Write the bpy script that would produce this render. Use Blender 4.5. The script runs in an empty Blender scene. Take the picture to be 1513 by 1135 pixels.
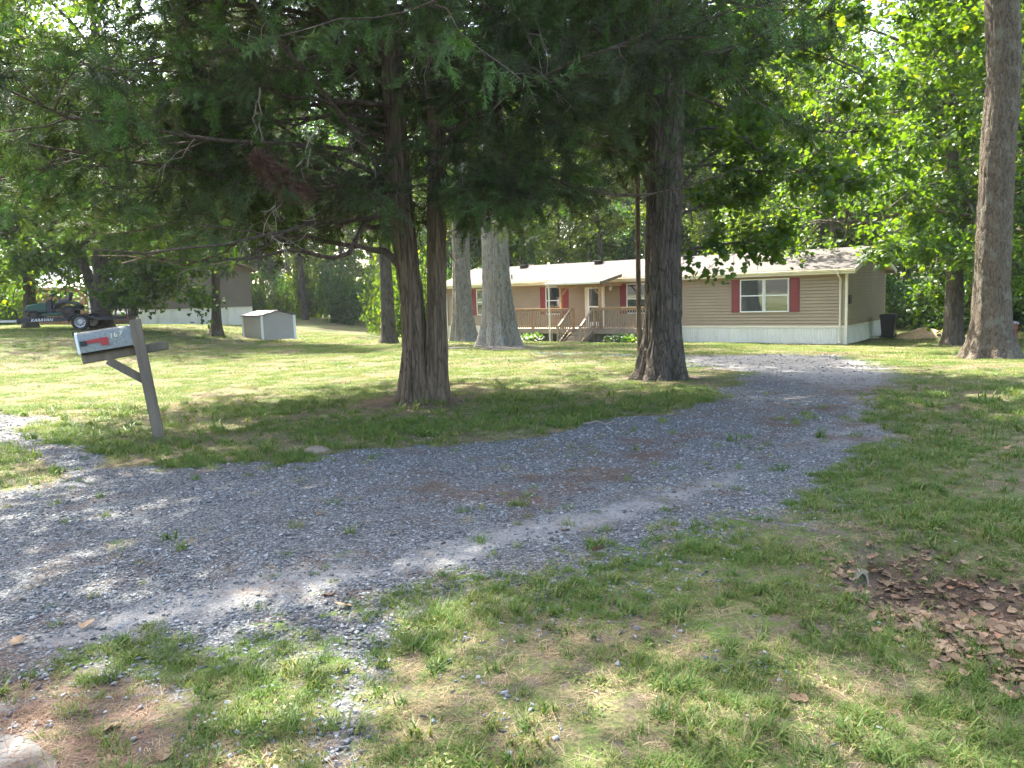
import bpy, math, random
import numpy as np
from mathutils import Vector, Matrix, Euler

# ------------------------------------------------------------------ camera, sky, sun, exposure
F_PX, HOR_Y, ROLL, CAM_Z = 1176.0, 434.0, -1.8, 1.55      # in pixels of the 1513 x 1135 photograph
scn = bpy.context.scene
COL = scn.collection
PITCH = math.atan((567.5 - HOR_Y) / F_PX)
cam_d = bpy.data.cameras.new("camera")
cam_d.sensor_width = 36.0
cam_d.lens = 36.0 * F_PX / 1513.0
cam_d.clip_start = 0.05
cam_d.clip_end = 2000.0
cam_o = bpy.data.objects.new("camera", cam_d)
COL.objects.link(cam_o)
CAM_R = Matrix.Rotation(math.pi / 2 - PITCH, 3, 'X') @ Matrix.Rotation(math.radians(ROLL), 3, 'Z')
cam_o.matrix_world = Matrix.Translation((0, 0, CAM_Z)) @ CAM_R.to_4x4()
scn.camera = cam_o

SUN_AZ, SUN_EL = -38.0, 58.0          # azimuth from +Y (into the picture), negative = to the left
world = bpy.data.worlds.new("World")
scn.world = world
world.use_nodes = True
wn = world.node_tree.nodes
sky = wn.new("ShaderNodeTexSky")
sky.sky_type = 'NISHITA'
sky.sun_disc = False
sky.sun_elevation = math.radians(SUN_EL)
sky.sun_rotation = math.radians(SUN_AZ)
sky.air_density = 1.0
sky.dust_density = 4.0
sky.ozone_density = 0.4
bg = wn["Background"]
world.node_tree.links.new(sky.outputs[0], bg.inputs[0])
bg.inputs[1].default_value = 0.15
sun_d = bpy.data.lights.new("sun", 'SUN')
sun_d.energy = 4.5
sun_d.angle = math.radians(0.53)
sun_d.color = (1.0, 0.95, 0.86)
sun_o = bpy.data.objects.new("sun", sun_d)
COL.objects.link(sun_o)
_a, _e = math.radians(SUN_AZ), math.radians(SUN_EL)
SUN_DIR = Vector((math.sin(_a) * math.cos(_e), math.cos(_a) * math.cos(_e), math.sin(_e)))
sun_o.rotation_euler = SUN_DIR.to_track_quat('Z', 'Y').to_euler()
sun_o.location = (0, 0, 40)
scn.view_settings.view_transform = 'Standard'
scn.view_settings.look = 'None'
scn.view_settings.gamma = 1.0
scn.view_settings.exposure = 2.65
scn.render.engine = 'CYCLES'
cy = scn.cycles
cy.max_bounces = 7
cy.diffuse_bounces = 4
cy.glossy_bounces = 2
cy.transmission_bounces = 4
cy.transparent_max_bounces = 8
cy.volume_bounces = 0
cy.caustics_reflective = False
cy.caustics_refractive = False
cy.sample_clamp_indirect = 6.0
cy.use_adaptive_sampling = False
cy.adaptive_threshold = 0.02
cy.use_denoising = True
scn.render.use_persistent_data = False

# ------------------------------------------------------------------ small helpers
CAMV = Vector((0, 0, CAM_Z))

def sstep(a, b, x):
    t = np.clip((x - a) / (b - a), 0, 1)
    return t * t * (3 - 2 * t)

def vnoise(x, y, seed=0, per=0):
    """value noise in [0, 1]"""
    x = np.asarray(x, float); y = np.asarray(y, float)
    xi = np.floor(x).astype(np.int64); yi = np.floor(y).astype(np.int64)
    fx = x - xi; fy = y - yi
    fx = fx * fx * (3 - 2 * fx); fy = fy * fy * (3 - 2 * fy)
    def h(a, b):
        if per: a = np.mod(a, per)
        n = (a * 374761393 + b * 668265263 + seed * 1442695041) & 0xFFFFFFFF
        n = ((n ^ (n >> 13)) * 1274126177) & 0xFFFFFFFF
        return ((n ^ (n >> 16)) & 0xFFFFFF) / float(0xFFFFFF)
    return ((h(xi, yi) * (1 - fx) + h(xi + 1, yi) * fx) * (1 - fy)
            + (h(xi, yi + 1) * (1 - fx) + h(xi + 1, yi + 1) * fx) * fy)

def fbm(x, y, seed=0, octv=4):
    s = 0; a = 0.5; t = 0
    for k in range(octv):
        s = s + a * vnoise(x * 2 ** k, y * 2 ** k, seed + k * 17); t += a; a *= 0.5
    return s / t

PIPE_XY = (1.72, 4.03)
# house frame: B = front left corner, A = front right corner
HB = Vector((-3.459, 43.585)); HA = Vector((13.007, 30.825))
HX = (HA - HB).normalized(); HY = Vector((-HX.y, HX.x))
HN = -HY                                   # towards the camera side
H_ROT = math.atan2(HX.y, HX.x)
Z_H = -0.8

_SX = np.array([-400, 1.0, 9.0, 13.0, 20.0, 25.0, 29.0, 34.0, 60.0])
_SZ = np.array([-0.8, -0.8, -0.36, -0.17, -0.05, 0.03, 0.12, 0.0, 0.0])

def gz(x, y):
    """height of the ground"""
    x = np.asarray(x, float); y = np.asarray(y, float)
    s = (x - HA.x) * HN.x + (y - HA.y) * HN.y
    z = np.interp(s, _SX, _SZ)
    z = z + 0.75 * sstep(8, 17, -x) * sstep(14, 27, y)
    # the swale with the drain pipe at the right
    cx, cy_ = PIPE_XY
    dx, dy = 0.93, -0.37
    u = (x - cx) * dx + (y - cy_) * dy; v = -(x - cx) * dy + (y - cy_) * dx
    z = z - 0.27 * np.exp(-(v / 0.46) ** 2) * sstep(-0.02, 0.16, u) * (1 - .35 * sstep(.6, 1.6, u))
    z = z + 0.035 * (vnoise(x * 0.5, y * 0.5, 3) - 0.5) + 0.05 * (vnoise(x * 0.16, y * 0.16, 5) - 0.5)
    return z

def gzf(x, y):
    return float(gz(x, y))

def pray(px, py):
    return CAM_R @ Vector((px - 756.5, -(py - 567.5), -F_PX))

def on_ground(px, py):
    d = pray(px, py).normalized()
    t = 1.5; step = 0.04
    while t < 400:
        p = CAMV + d * t
        if p.z <= gzf(p.x, p.y):
            lo, hi = t - step, t
            for _ in range(18):
                m = (lo + hi) / 2; p = CAMV + d * m
                if p.z <= gzf(p.x, p.y): hi = m
                else: lo = m
            return CAMV + d * hi
        step = max(0.03, 0.01 * t); t += step
    return CAMV + d * 400

def at_y(px, py, Y):
    d = pray(px, py)
    return CAMV + d * (Y / d.y)

def tag(o, label=None, cat=None, group=None, kind=None):
    if label: o["label"] = label
    if cat: o["category"] = cat
    if group: o["group"] = group
    if kind: o["kind"] = kind
    return o

def empty(name, loc, rz=0.0, label=None, cat=None, group=None, rot=None):
    o = bpy.data.objects.new(name, None)
    o.empty_display_size = 0.3
    COL.objects.link(o)
    o.location = loc
    o.rotation_euler = rot if rot is not None else (0, 0, rz)
    return tag(o, label, cat, group)

def copy_tree(o, parent=None):
    c = o.copy(); COL.objects.link(c); c.parent = parent
    for ch in list(o.children):
        copy_tree(ch, c)
    return c

def np_mesh(name, verts, faces, mats, smooth=False, attrs=None, midx=None):
    """mesh from numpy arrays; faces is (n, k) or a list of such arrays"""
    me = bpy.data.meshes.new(name)
    verts = np.asarray(verts, np.float32)
    if not isinstance(faces, (list, tuple)): faces = [faces]
    faces = [np.asarray(f, np.int32) for f in faces if len(f)]
    me.vertices.add(len(verts)); me.vertices.foreach_set("co", verts.ravel())
    loops = np.concatenate([f.ravel() for f in faces])
    sizes = np.concatenate([np.full(len(f), f.shape[1], np.int32) for f in faces])
    starts = np.concatenate([[0], np.cumsum(sizes)[:-1]]).astype(np.int32)
    me.loops.add(len(loops)); me.loops.foreach_set("vertex_index", loops)
    me.polygons.add(len(sizes)); me.polygons.foreach_set("loop_start", starts)
    try: me.polygons.foreach_set("loop_total", sizes)
    except Exception: pass
    for m in (mats if isinstance(mats, (list, tuple)) else [mats]): me.materials.append(m)
    if midx is not None: me.polygons.foreach_set("material_index", np.asarray(midx, np.int32))
    me.polygons.foreach_set("use_smooth", np.full(len(sizes), bool(smooth)))
    for k, v in (attrs or {}).items():
        a = me.attributes.new(k, 'FLOAT', 'POINT'); a.data.foreach_set("value", np.asarray(v, np.float32))
    me.update(calc_edges=True)
    return me

def add_obj(name, me, parent=None, loc=None):
    o = bpy.data.objects.new(name, me); COL.objects.link(o)
    if parent is not None: o.parent = parent
    if loc is not None: o.location = loc
    return o

class MB:
    """collects simple solids and links them as one mesh object"""
    def __init__(s): s.v = []; s.f = []
    def add(s, vs, fs):
        n = len(s.v); s.v += [tuple(v) for v in vs]; s.f += [tuple(i + n for i in f) for f in fs]; return s
    def box(s, x0, x1, y0, y1, z0, z1, M=None):
        vs = [Vector(p) for p in ((x0,y0,z0),(x1,y0,z0),(x1,y1,z0),(x0,y1,z0),(x0,y0,z1),(x1,y0,z1),(x1,y1,z1),(x0,y1,z1))]
        if M is not None: vs = [M @ v for v in vs]
        return s.add(vs, [(0,3,2,1),(4,5,6,7),(0,1,5,4),(1,2,6,5),(2,3,7,6),(3,0,4,7)])
    def bar(s, a, b, w, h=None, up=(0,0,1)):
        a = Vector(a); b = Vector(b); d = b - a; L = d.length; d = d.normalized()
        up = Vector(up)
        if abs(d.dot(up)) > 0.98: up = Vector((1, 0, 0))
        x = d.cross(up).normalized(); z = x.cross(d)
        h = w if h is None else h
        M = Matrix((x, d, z)).transposed().to_4x4(); M.translation = a
        return s.box(-w/2, w/2, 0, L, -h/2, h/2, M)
    def tube(s, pts, rad, n=10, cap=True):
        pts = [Vector(p) for p in pts]
        if not isinstance(rad, (list, tuple)): rad = [rad] * len(pts)
        base = len(s.v); prev = None
        for i, p in enumerate(pts):
            d = (pts[min(i+1, len(pts)-1)] - pts[max(i-1, 0)]).normalized()
            if prev is None:
                u = d.cross(Vector((0, 0, 1)))
                if u.length < 0.05: u = d.cross(Vector((1, 0, 0)))
                u.normalize()
            else:
                u = (prev - d * prev.dot(d)).normalized()
            prev = u; w = d.cross(u)
            for k in range(n):
                a = 2 * math.pi * k / n
                s.v.append(tuple(p + (u * math.cos(a) + w * math.sin(a)) * rad[i]))
        for i in range(len(pts) - 1):
            for k in range(n):
                a = base + i * n + k; b = base + i * n + (k + 1) % n
                s.f.append((a, b, b + n, a + n))
        if cap:
            s.f.append(tuple(base + k for k in reversed(range(n))))
            s.f.append(tuple(base + (len(pts) - 1) * n + k for k in range(n)))
        return s
    def disc(s, c, r, axis, n=24, t=0.02):
        a = Vector(axis).normalized() * t / 2; c = Vector(c)
        return s.tube([c - a, c + a], r, n)
    def lathe(s, c, prof, axis='Z', n=28):
        """closed profile [(r, h)...] spun about an axis through c"""
        base = len(s.v)
        for r, h in prof:
            for k in range(n):
                a = 2 * math.pi * k / n; x, y = r * math.cos(a), r * math.sin(a)
                p = (x, y, h) if axis == 'Z' else ((x, h, y) if axis == 'Y' else (h, x, y))
                s.v.append((c[0]+p[0], c[1]+p[1], c[2]+p[2]))
        m = len(prof)
        for i in range(m - 1):
            for k in range(n):
                a = base + i*n + k; b = base + i*n + (k+1) % n
                s.f.append((a, b, b+n, a+n))
        return s
    def prism(s, poly, y0, y1, M=None):
        """polygon in x-z extruded along y"""
        n = len(poly)
        vs = [Vector((p[0], y0, p[1])) for p in poly] + [Vector((p[0], y1, p[1])) for p in poly]
        if M is not None: vs = [M @ v for v in vs]
        return s.add(vs, [tuple(range(n)), tuple(reversed(range(n, 2*n)))] + [(i, i+n, (i+1) % n + n, (i+1) % n) for i in range(n)])
    def build(s, name, mat, parent=None, bevel=0.0, smooth=False, loc=None):
        me = bpy.data.meshes.new(name); me.from_pydata(s.v, [], s.f)
        me.materials.append(mat); 
        import bmesh
        bm = bmesh.new(); bm.from_mesh(me)
        bmesh.ops.recalc_face_normals(bm, faces=bm.faces)
        bm.to_mesh(me); bm.free()
        if smooth:
            me.polygons.foreach_set("use_smooth", [True] * len(me.polygons))
            try: me.set_sharp_from_angle(angle=math.radians(40))
            except Exception: pass
        me.update()
        o = add_obj(name, me, parent, loc)
        if bevel:
            md = o.modifiers.new("bevel", 'BEVEL'); md.width = bevel; md.segments = 2; md.limit_method = 'ANGLE'
        return o

# ------------------------------------------------------------------ materials
def new_mat(name):
    m = bpy.data.materials.new(name); m.use_nodes = True
    nt = m.node_tree; nt.nodes.clear()
    out = nt.nodes.new("ShaderNodeOutputMaterial")
    return m, nt, out

def N(nt, typ, **kw):
    n = nt.nodes.new(typ)
    for k, v in kw.items():
        if k.startswith("i_"):
            key = k[2:]
            key = int(key) if key.isdigit() else key.replace("_", " ")
            n.inputs[key].default_value = v
        else: setattr(n, k, v)
    return n

def ramp(nt, fac, stops, interp='LINEAR'):
    r = nt.nodes.new("ShaderNodeValToRGB"); cr = r.color_ramp; cr.interpolation = interp
    while len(cr.elements) < len(stops): cr.elements.new(0.5)
    for e, (p, c) in zip(cr.elements, stops):
        e.position = p; e.color = (*c, 1) if len(c) == 3 else c
    if fac is not None: nt.links.new(fac, r.inputs[0])
    return r.outputs[0]

def mixc(nt, fac, a, b, mode='MIX'):
    m = nt.nodes.new("ShaderNodeMix"); m.data_type = 'RGBA'; m.blend_type = mode
    for s, v in ((m.inputs[0], fac), (m.inputs[6], a), (m.inputs[7], b)):
        if hasattr(v, "links"): nt.links.new(v, s)
        else: s.default_value = v if not isinstance(v, tuple) else ((*v, 1) if len(v) == 3 else v)
    return m.outputs[2]

def mathn(nt, op, a, b=0.0, c=0.0, clamp=False):
    m = nt.nodes.new("ShaderNodeMath"); m.operation = op; m.use_clamp = clamp
    for s, v in zip(m.inputs, (a, b, c)):
        if hasattr(v, "links"): nt.links.new(v, s)
        else: s.default_value = v
    return m.outputs[0]

def mapr(nt, v, a, b, c=0.0, d=1.0, smooth=True):
    m = nt.nodes.new("ShaderNodeMapRange"); m.interpolation_type = 'SMOOTHSTEP' if smooth else 'LINEAR'
    nt.links.new(v, m.inputs[0])
    for i, x in zip((1, 2, 3, 4), (a, b, c, d)): m.inputs[i].default_value = x
    return m.outputs[0]

def noise(nt, vec, scale, detail=3.0, rough=0.55, dist=0.0):
    n = nt.nodes.new("ShaderNodeTexNoise"); n.inputs["Scale"].default_value = scale
    n.inputs["Detail"].default_value = detail; n.inputs["Roughness"].default_value = rough
    n.inputs["Distortion"].default_value = dist
    if vec is not None: nt.links.new(vec, n.inputs["Vector"])
    return n.outputs["Fac"]

def attr(nt, name):
    a = nt.nodes.new("ShaderNodeAttribute"); a.attribute_name = name
    return a.outputs["Fac"]

def objvec(nt, scale=(1, 1, 1)):
    tc = nt.nodes.new("ShaderNodeTexCoord"); mp = nt.nodes.new("ShaderNodeMapping")
    mp.inputs["Scale"].default_value = scale
    nt.links.new(tc.outputs["Object"], mp.inputs[0])
    return mp.outputs[0]

def bump(nt, h, strength=0.5, dist=0.02):
    b = nt.nodes.new("ShaderNodeBump"); b.inputs["Strength"].default_value = strength
    b.inputs["Distance"].default_value = dist
    nt.links.new(h, b.inputs["Height"]); return b.outputs[0]

def princ(nt, out, color, rough=0.7, metal=0.0, spec=0.4, normal=None, rough_s=None):
    p = nt.nodes.new("ShaderNodeBsdfPrincipled")
    if hasattr(color, "links"): nt.links.new(color, p.inputs["Base Color"])
    else: p.inputs["Base Color"].default_value = (*color, 1)
    p.inputs["Roughness"].default_value = rough; p.inputs["Metallic"].default_value = metal
    p.inputs["Specular IOR Level"].default_value = spec
    if rough_s is not None: nt.links.new(rough_s, p.inputs["Roughness"])
    if normal is not None: nt.links.new(normal, p.inputs["Normal"])
    if out is not None: nt.links.new(p.outputs[0], out.inputs[0])
    return p

def simple(name, col, rough=0.6, metal=0.0, var=0.12, scale=6.0, spec=0.4, bmp=0.0, stretch=(1, 1, 1), dirt=None, dirt_amt=0.3):
    """plain coloured surface with uneven tone, optional dirt blotches"""
    m, nt, out = new_mat(name)
    v = objvec(nt, stretch)
    n1 = noise(nt, v, scale, 5, 0.6); n2 = noise(nt, v, scale * 0.23, 3, 0.5)
    lo = tuple(c * (1 - var) for c in col); hi = tuple(min(1, c * (1 + var)) for c in col)
    c = ramp(nt, mathn(nt, 'ADD', mathn(nt, 'MULTIPLY', n1, 0.6), mathn(nt, 'MULTIPLY', n2, 0.4)), [(0.3, lo), (0.7, hi)])
    if dirt:
        c = mixc(nt, mapr(nt, noise(nt, v, scale * 0.6, 6, 0.65, 0.5), 0.5, 0.75, 0, dirt_amt), c, dirt)
    nrm = bump(nt, n1, 0.4, bmp) if bmp else None
    princ(nt, out, c, rough, metal, spec, nrm)
    return m

def leaf_mat(name, stops, trans=0.42, tcol=(1.25, 1.35, 0.55), rough=0.42, spec=0.35, inst=False, hue_big=None):
    """foliage: each leaf has its own tone (attribute rnd), light passes through it"""
    m, nt, out = new_mat(name)
    r = attr(nt, "rnd")
    if inst:
        oi = nt.nodes.new("ShaderNodeObjectInfo")
        r = mathn(nt, 'FRACT', mathn(nt, 'ADD', mathn(nt, 'MULTIPLY', r, 0.5), mathn(nt, 'MULTIPLY', oi.outputs["Random"], 0.62)))
    c = ramp(nt, r, stops)
    if hue_big:
        tc = nt.nodes.new("ShaderNodeTexCoord")
        c = mixc(nt, mapr(nt, noise(nt, tc.outputs["Object"], 0.45, 3), 0.42, 0.6), c, mixc(nt, 1.0, c, hue_big, 'MULTIPLY'))
    p = princ(nt, None, c, rough, 0, spec)
    t = nt.nodes.new("ShaderNodeBsdfTranslucent")
    nt.links.new(mixc(nt, 1.0, c, tcol, 'MULTIPLY'), t.inputs[0])
    mx = nt.nodes.new("ShaderNodeMixShader"); mx.inputs[0].default_value = trans
    nt.links.new(p.outputs[0], mx.inputs[1]); nt.links.new(t.outputs[0], mx.inputs[2])
    nt.links.new(mx.outputs[0], out.inputs[0])
    return m

def bark_mat(name, dark, light, zs=0.18, scale=9.0, lichen=None, lichen_amt=0.0, bd=0.03, moss=None):
    m, nt, out = new_mat(name)
    v = objvec(nt, (1, 1, zs))
    n0 = noise(nt, v, scale * 0.9, 4, 0.6, 0.4)
    def furrow(sc_, w_, dist):
        f = noise(nt, v, sc_, 1.5, .5, dist)
        return mapr(nt, mathn(nt, 'ABSOLUTE', mathn(nt, 'SUBTRACT', f, .5)), 0.0, w_)
    ridge = mathn(nt, 'MULTIPLY', mathn(nt, 'ADD', mathn(nt, 'MULTIPLY', furrow(scale * .8, .07, .5), .75), .25), mathn(nt, 'ADD', mathn(nt, 'MULTIPLY', furrow(scale * 1.7, .08, .3), .45), .55))
    n2 = noise(nt, objvec(nt, (1, 1, zs * 1.6)), scale * 4, 5, 0.65)
    h = mathn(nt, 'ADD', mathn(nt, 'MULTIPLY', ridge, 0.7), mathn(nt, 'MULTIPLY', n2, 0.5))
    c = ramp(nt, h, [(0.15, dark), (0.85, light)])
    c = mixc(nt, mapr(nt, n0, 0.35, 0.7, 0, 0.45), c, tuple(x * 0.62 for x in light))
    if lichen:
        ln = noise(nt, objvec(nt, (1, 1, 0.7)), 3.2, 7, 0.72)
        c = mixc(nt, mapr(nt, ln, 0.52, 0.62, 0, lichen_amt), c, lichen)
    if moss:
        ln = noise(nt, objvec(nt), 1.7, 6, 0.7)
        c = mixc(nt, mapr(nt, ln, 0.55, 0.7, 0, 0.5), c, moss)
    princ(nt, out, c, 0.9, 0, 0.15, bump(nt, h, 1.0, bd))
    return m

M = {}
M['leaf_maple'] = leaf_mat("leaf_maple", [(0, (.020, .05, .012)), (.5, (.035, .08, .015)), (.85, (.06, .115, .02)), (1, (.12, .15, .025))], 0.5, (3.4, 2.8, .35))
M['leaf_oak'] = leaf_mat("leaf_oak", [(0, (.032, .085, .022)), (.55, (.05, .12, .028)), (.9, (.08, .155, .035)), (1, (.14, .17, .03))], 0.45, (2.0, 1.8, .5))
M['leaf_forest'] = leaf_mat("leaf_forest", [(0, (.018, .042, .013)), (.5, (.032, .068, .017)), (.9, (.06, .105, .022)), (1, (.10, .13, .03))], 0.5, (3.6, 3.0, .4), hue_big=(1.35, 1.15, .8))
M['leaf_dark'] = leaf_mat("leaf_dark", [(0, (.022, .055, .02)), (.6, (.04, .09, .028)), (1, (.07, .125, .035))], 0.45, (2.4, 2.3, .5), hue_big=(.8, 1.0, 1.15))
M['cedar_spray'] = leaf_mat("cedar_spray", [(0, (.032, .038, .020)), (.35, (.044, .056, .026)), (.65, (.056, .082, .03)), (.85, (.066, .125, .032)), (.95, (.085, .15, .036)), (1, (.14, .11, .07))], 0.25, (1.4, 1.5, .5), rough=.6, spec=.2, hue_big=(1.3, 1.55, 1.15))
M['cedar_dead'] = leaf_mat("cedar_dead", [(0, (.08, .045, .032)), (.6, (.135, .075, .052)), (1, (.19, .115, .08))], 0.2, (1.1, 1.0, .9), rough=.8, spec=.1)
M['hosta'] = leaf_mat("hosta", [(0, (.06, .14, .03)), (.6, (.12, .22, .04)), (1, (.28, .34, .08))], 0.35, (1.4, 1.4, .5))
M['petal'] = leaf_mat("petal", [(0, (.7, .68, .6)), (1, (.85, .84, .78))], 0.3, (1, 1, 1))
M['bark_cedar'] = bark_mat("bark_cedar", (.022, .015, .009), (.20, .148, .098), zs=.09, scale=17, bd=.04, moss=(.13, .13, .10))
M['bark_oak'] = bark_mat("bark_oak", (.012, .009, .006), (.14, .115, .088), zs=.16, scale=16, bd=.05)
M['bark_grey'] = bark_mat("bark_grey", (.06, .052, .04), (.30, .27, .215), zs=.22, scale=14, lichen=(.27, .31, .28), lichen_amt=.55, bd=.04)
M['bark_limb'] = bark_mat("bark_limb", (.02, .015, .012), (.12, .09, .07), zs=.5, scale=13, bd=.01)
M['bark_right'] = bark_mat("bark_right", (.025, .018, .012), (.145, .118, .085), zs=.28, scale=17, lichen=(.20, .195, .155), lichen_amt=.55, bd=.03)
M['bark_forest'] = bark_mat("bark_forest", (.018, .015, .011), (.10, .083, .062), zs=.25, scale=6, lichen=(.15, .16, .12), lichen_amt=.3, bd=.02)
M['twig_grey'] = simple("twig_grey", (.24, .20, .17), .9, var=.3, scale=9)

# ------------------------------------------------------------------ ground
def g2(pts):
    r = []
    for p in pts:
        q = on_ground(*p); r.append((q.x, q.y))
    return np.array(r)

DRIVE = g2([(-60,606),(0,614),(35,624),(62,638),(80,662),(112,686),(150,702),(230,701),(330,692),(430,686),(480,674),(560,664),(650,657),(760,645),
            (850,634),(940,616),(1000,600),(1050,585),(1090,568),(1085,552),(1030,540),(1000,530),(1060,526),(1150,524),(1250,526),(1285,536),
            (1300,550),(1315,575),(1290,610),(1300,640),(1225,685),(1165,722),(1120,755),(1000,785),(900,815),(800,838),(700,852),(600,872),
            (520,893),(450,918),(300,935),(170,940),(90,955),(0,985),(-120,1000),(-250,800)])
ISLE = g2([(-60,650),(0,656),(40,668),(72,688),(96,704),(70,720),(0,728),(-60,732)])
FRN = g2([(370,905),(560,880),(640,895),(600,1000),(580,1180),(400,1180),(450,1010)])
PATH = g2([(770,519),(860,521),(960,523),(1080,524),(1080,530),(960,529),(860,526),(770,523)])
SOILBL = g2([(-200,960),(0,975),(110,985),(200,1010),(240,1060),(230,1135),(200,1250),(-200,1250)])
LITTER = g2([(1230,838),(1290,826),(1400,838),(1513,870),(1640,900),(1700,1060),(1560,1050),(1430,990),(1300,925),(1250,880)])
LITT2 = g2([(1255,545),(1330,540),(1385,560),(1400,590),(1340,600),(1270,575)])
PALE1 = g2([(560,840),(640,800),(760,770),(900,745),(1100,690),(1100,715),(930,770),(800,800),(690,838),(600,856)])
PALE2 = g2([(20,950),(150,905),(330,850),(520,820),(560,850),(420,905),(250,930),(60,975)])
PALE3 = g2([(1000,528),(1150,524),(1290,530),(1340,560),(1380,600),(1330,660),(1200,665),(1160,650),(1260,600),(1150,560),(1040,545)])
BROWN = g2([(1040,610),(1100,585),(1200,568),(1330,566),(1400,590),(1370,640),(1240,660),(1100,655)])
NEEDLE = g2([(580,720),(700,700),(820,690),(900,660),(1000,630),(1080,640),(1000,690),(900,720),(760,760),(620,750)])
CEDAR_P = on_ground(625, 592); OAK_P = on_ground(977, 560); RT_P = on_ground(1463, 530)
MAIL_P = on_ground(236, 650)

def sd_poly(P, x, y):
    """signed distance to a polygon, negative inside"""
    x = np.asarray(x, float); y = np.asarray(y, float)
    d2 = np.full(x.shape, 1e9); ins = np.zeros(x.shape, bool)
    n = len(P)
    for i in range(n):
        ax, ay = P[i]; bx, by = P[(i + 1) % n]
        ex, ey = bx - ax, by - ay
        t = np.clip(((x - ax) * ex + (y - ay) * ey) / (ex * ex + ey * ey + 1e-12), 0, 1)
        d2 = np.minimum(d2, (x - ax - t * ex) ** 2 + (y - ay - t * ey) ** 2)
        c = ((ay > y) != (by > y)) & (x < (bx - ax) * (y - ay) / (by - ay + 1e-12) + ax)
        ins ^= c
    d = np.sqrt(d2)
    return np.where(ins, -d, d)

def soft(P, x, y, w):
    return 1 - sstep(-w, w, sd_poly(P, x, y))

def masks(x, y):
    r_ = np.hypot(x, y); w = 0.12 + 0.03 * r_ + .12 * np.clip(r_ - 7, 0, 9) * sstep(.30, .45, x / np.maximum(y, .1))
    wig = (fbm(x * 1.1, y * 1.1, 71, 4) - .5) * (.7 + .05 * r_) + (fbm(x * 4.3, y * 4.3, 73, 3) - .5) * .45
    g = np.maximum(1 - sstep(-w, w, sd_poly(DRIVE, x, y) + wig), 0.55 * soft(PATH, x, y, 0.5))
    g = g * (1 - soft(ISLE, x, y, 0.2))
    # the gravel runs out into the grass in front
    sd = sd_poly(DRIVE, x, y)
    fringe = np.exp(-np.clip(sd, 0, 9) / 1.3) * (1 - sstep(6, 8.5, y))
    g = np.maximum(g, fringe * 0.58); g = np.maximum(g, .62 * soft(FRN, x, y, .3))
    soil = soft(SOILBL, x, y, 0.3)
    ring = lambda p, r: np.exp(-(((x - p.x) ** 2 + (y - p.y) ** 2) / r ** 2) ** 1.5)
    soil = np.maximum(soil, np.maximum(0.85 * ring(CEDAR_P, 1.15), np.maximum(0.7 * ring(OAK_P, 1.3), np.maximum(.75 * ring(RT_P, 1.2), 0.8 * ring(MAIL_P, 0.42)))))
    grey = Vector((-0.9, 30.2))
    soil = np.maximum(soil, 0.9 * ring(grey, 2.4))
    litt = np.maximum(soft(LITTER, x, y, 0.38), 0.45 * soft(LITT2, x, y, 1.2))
    pale = np.maximum(np.maximum(soft(PALE1, x, y, 0.25), soft(PALE2, x, y, 0.25)), 0.9 * soft(PALE3, x, y, .8))
    need = np.maximum(soft(NEEDLE, x, y, 0.5), .8 * soft(BROWN, x, y, .6))
    return g, soil, litt, pale, need

def axis(segs):
    a = []
    for s0, s1, st in segs: a += list(np.arange(s0, s1, st))
    a.append(segs[-1][1]); return np.array(a)
_xp = [9.0]
while _xp[-1] < 300: _xp.append(_xp[-1] + max(0.15, (_xp[-1] - 8.5) * 0.09))
gxs = np.concatenate([-np.array(_xp[::-1]), np.arange(-8.9, 8.95, 0.09), np.array(_xp)])
_yp = [50.0]
while _yp[-1] < 400: _yp.append(_yp[-1] + max(0.5, (_yp[-1] - 48) * 0.1))
gys = np.concatenate([axis([(-40, -4, 3.0), (-4, 1.4, .45), (1.4, 9.0, .08), (9.0, 19, .14), (19, 50, .4)])[:-1], np.array(_yp)])
GX, GY = np.meshgrid(gxs, gys)
gx, gy = GX.ravel(), GY.ravel()
mg, ms, ml, mp_, mn = masks(gx, gy)
gzv = gz(gx, gy) + np.where(gy < 20, 0.022 * (fbm(gx * 5, gy * 5, 11, 3) - 0.5) * (1 - mg * .6), 0)
nx_, ny_ = len(gxs), len(gys)
ii = np.arange(nx_ * ny_).reshape(ny_, nx_)
gf = np.stack([ii[:-1, :-1].ravel(), ii[:-1, 1:].ravel(), ii[1:, 1:].ravel(), ii[1:, :-1].ravel()], 1)

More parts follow.
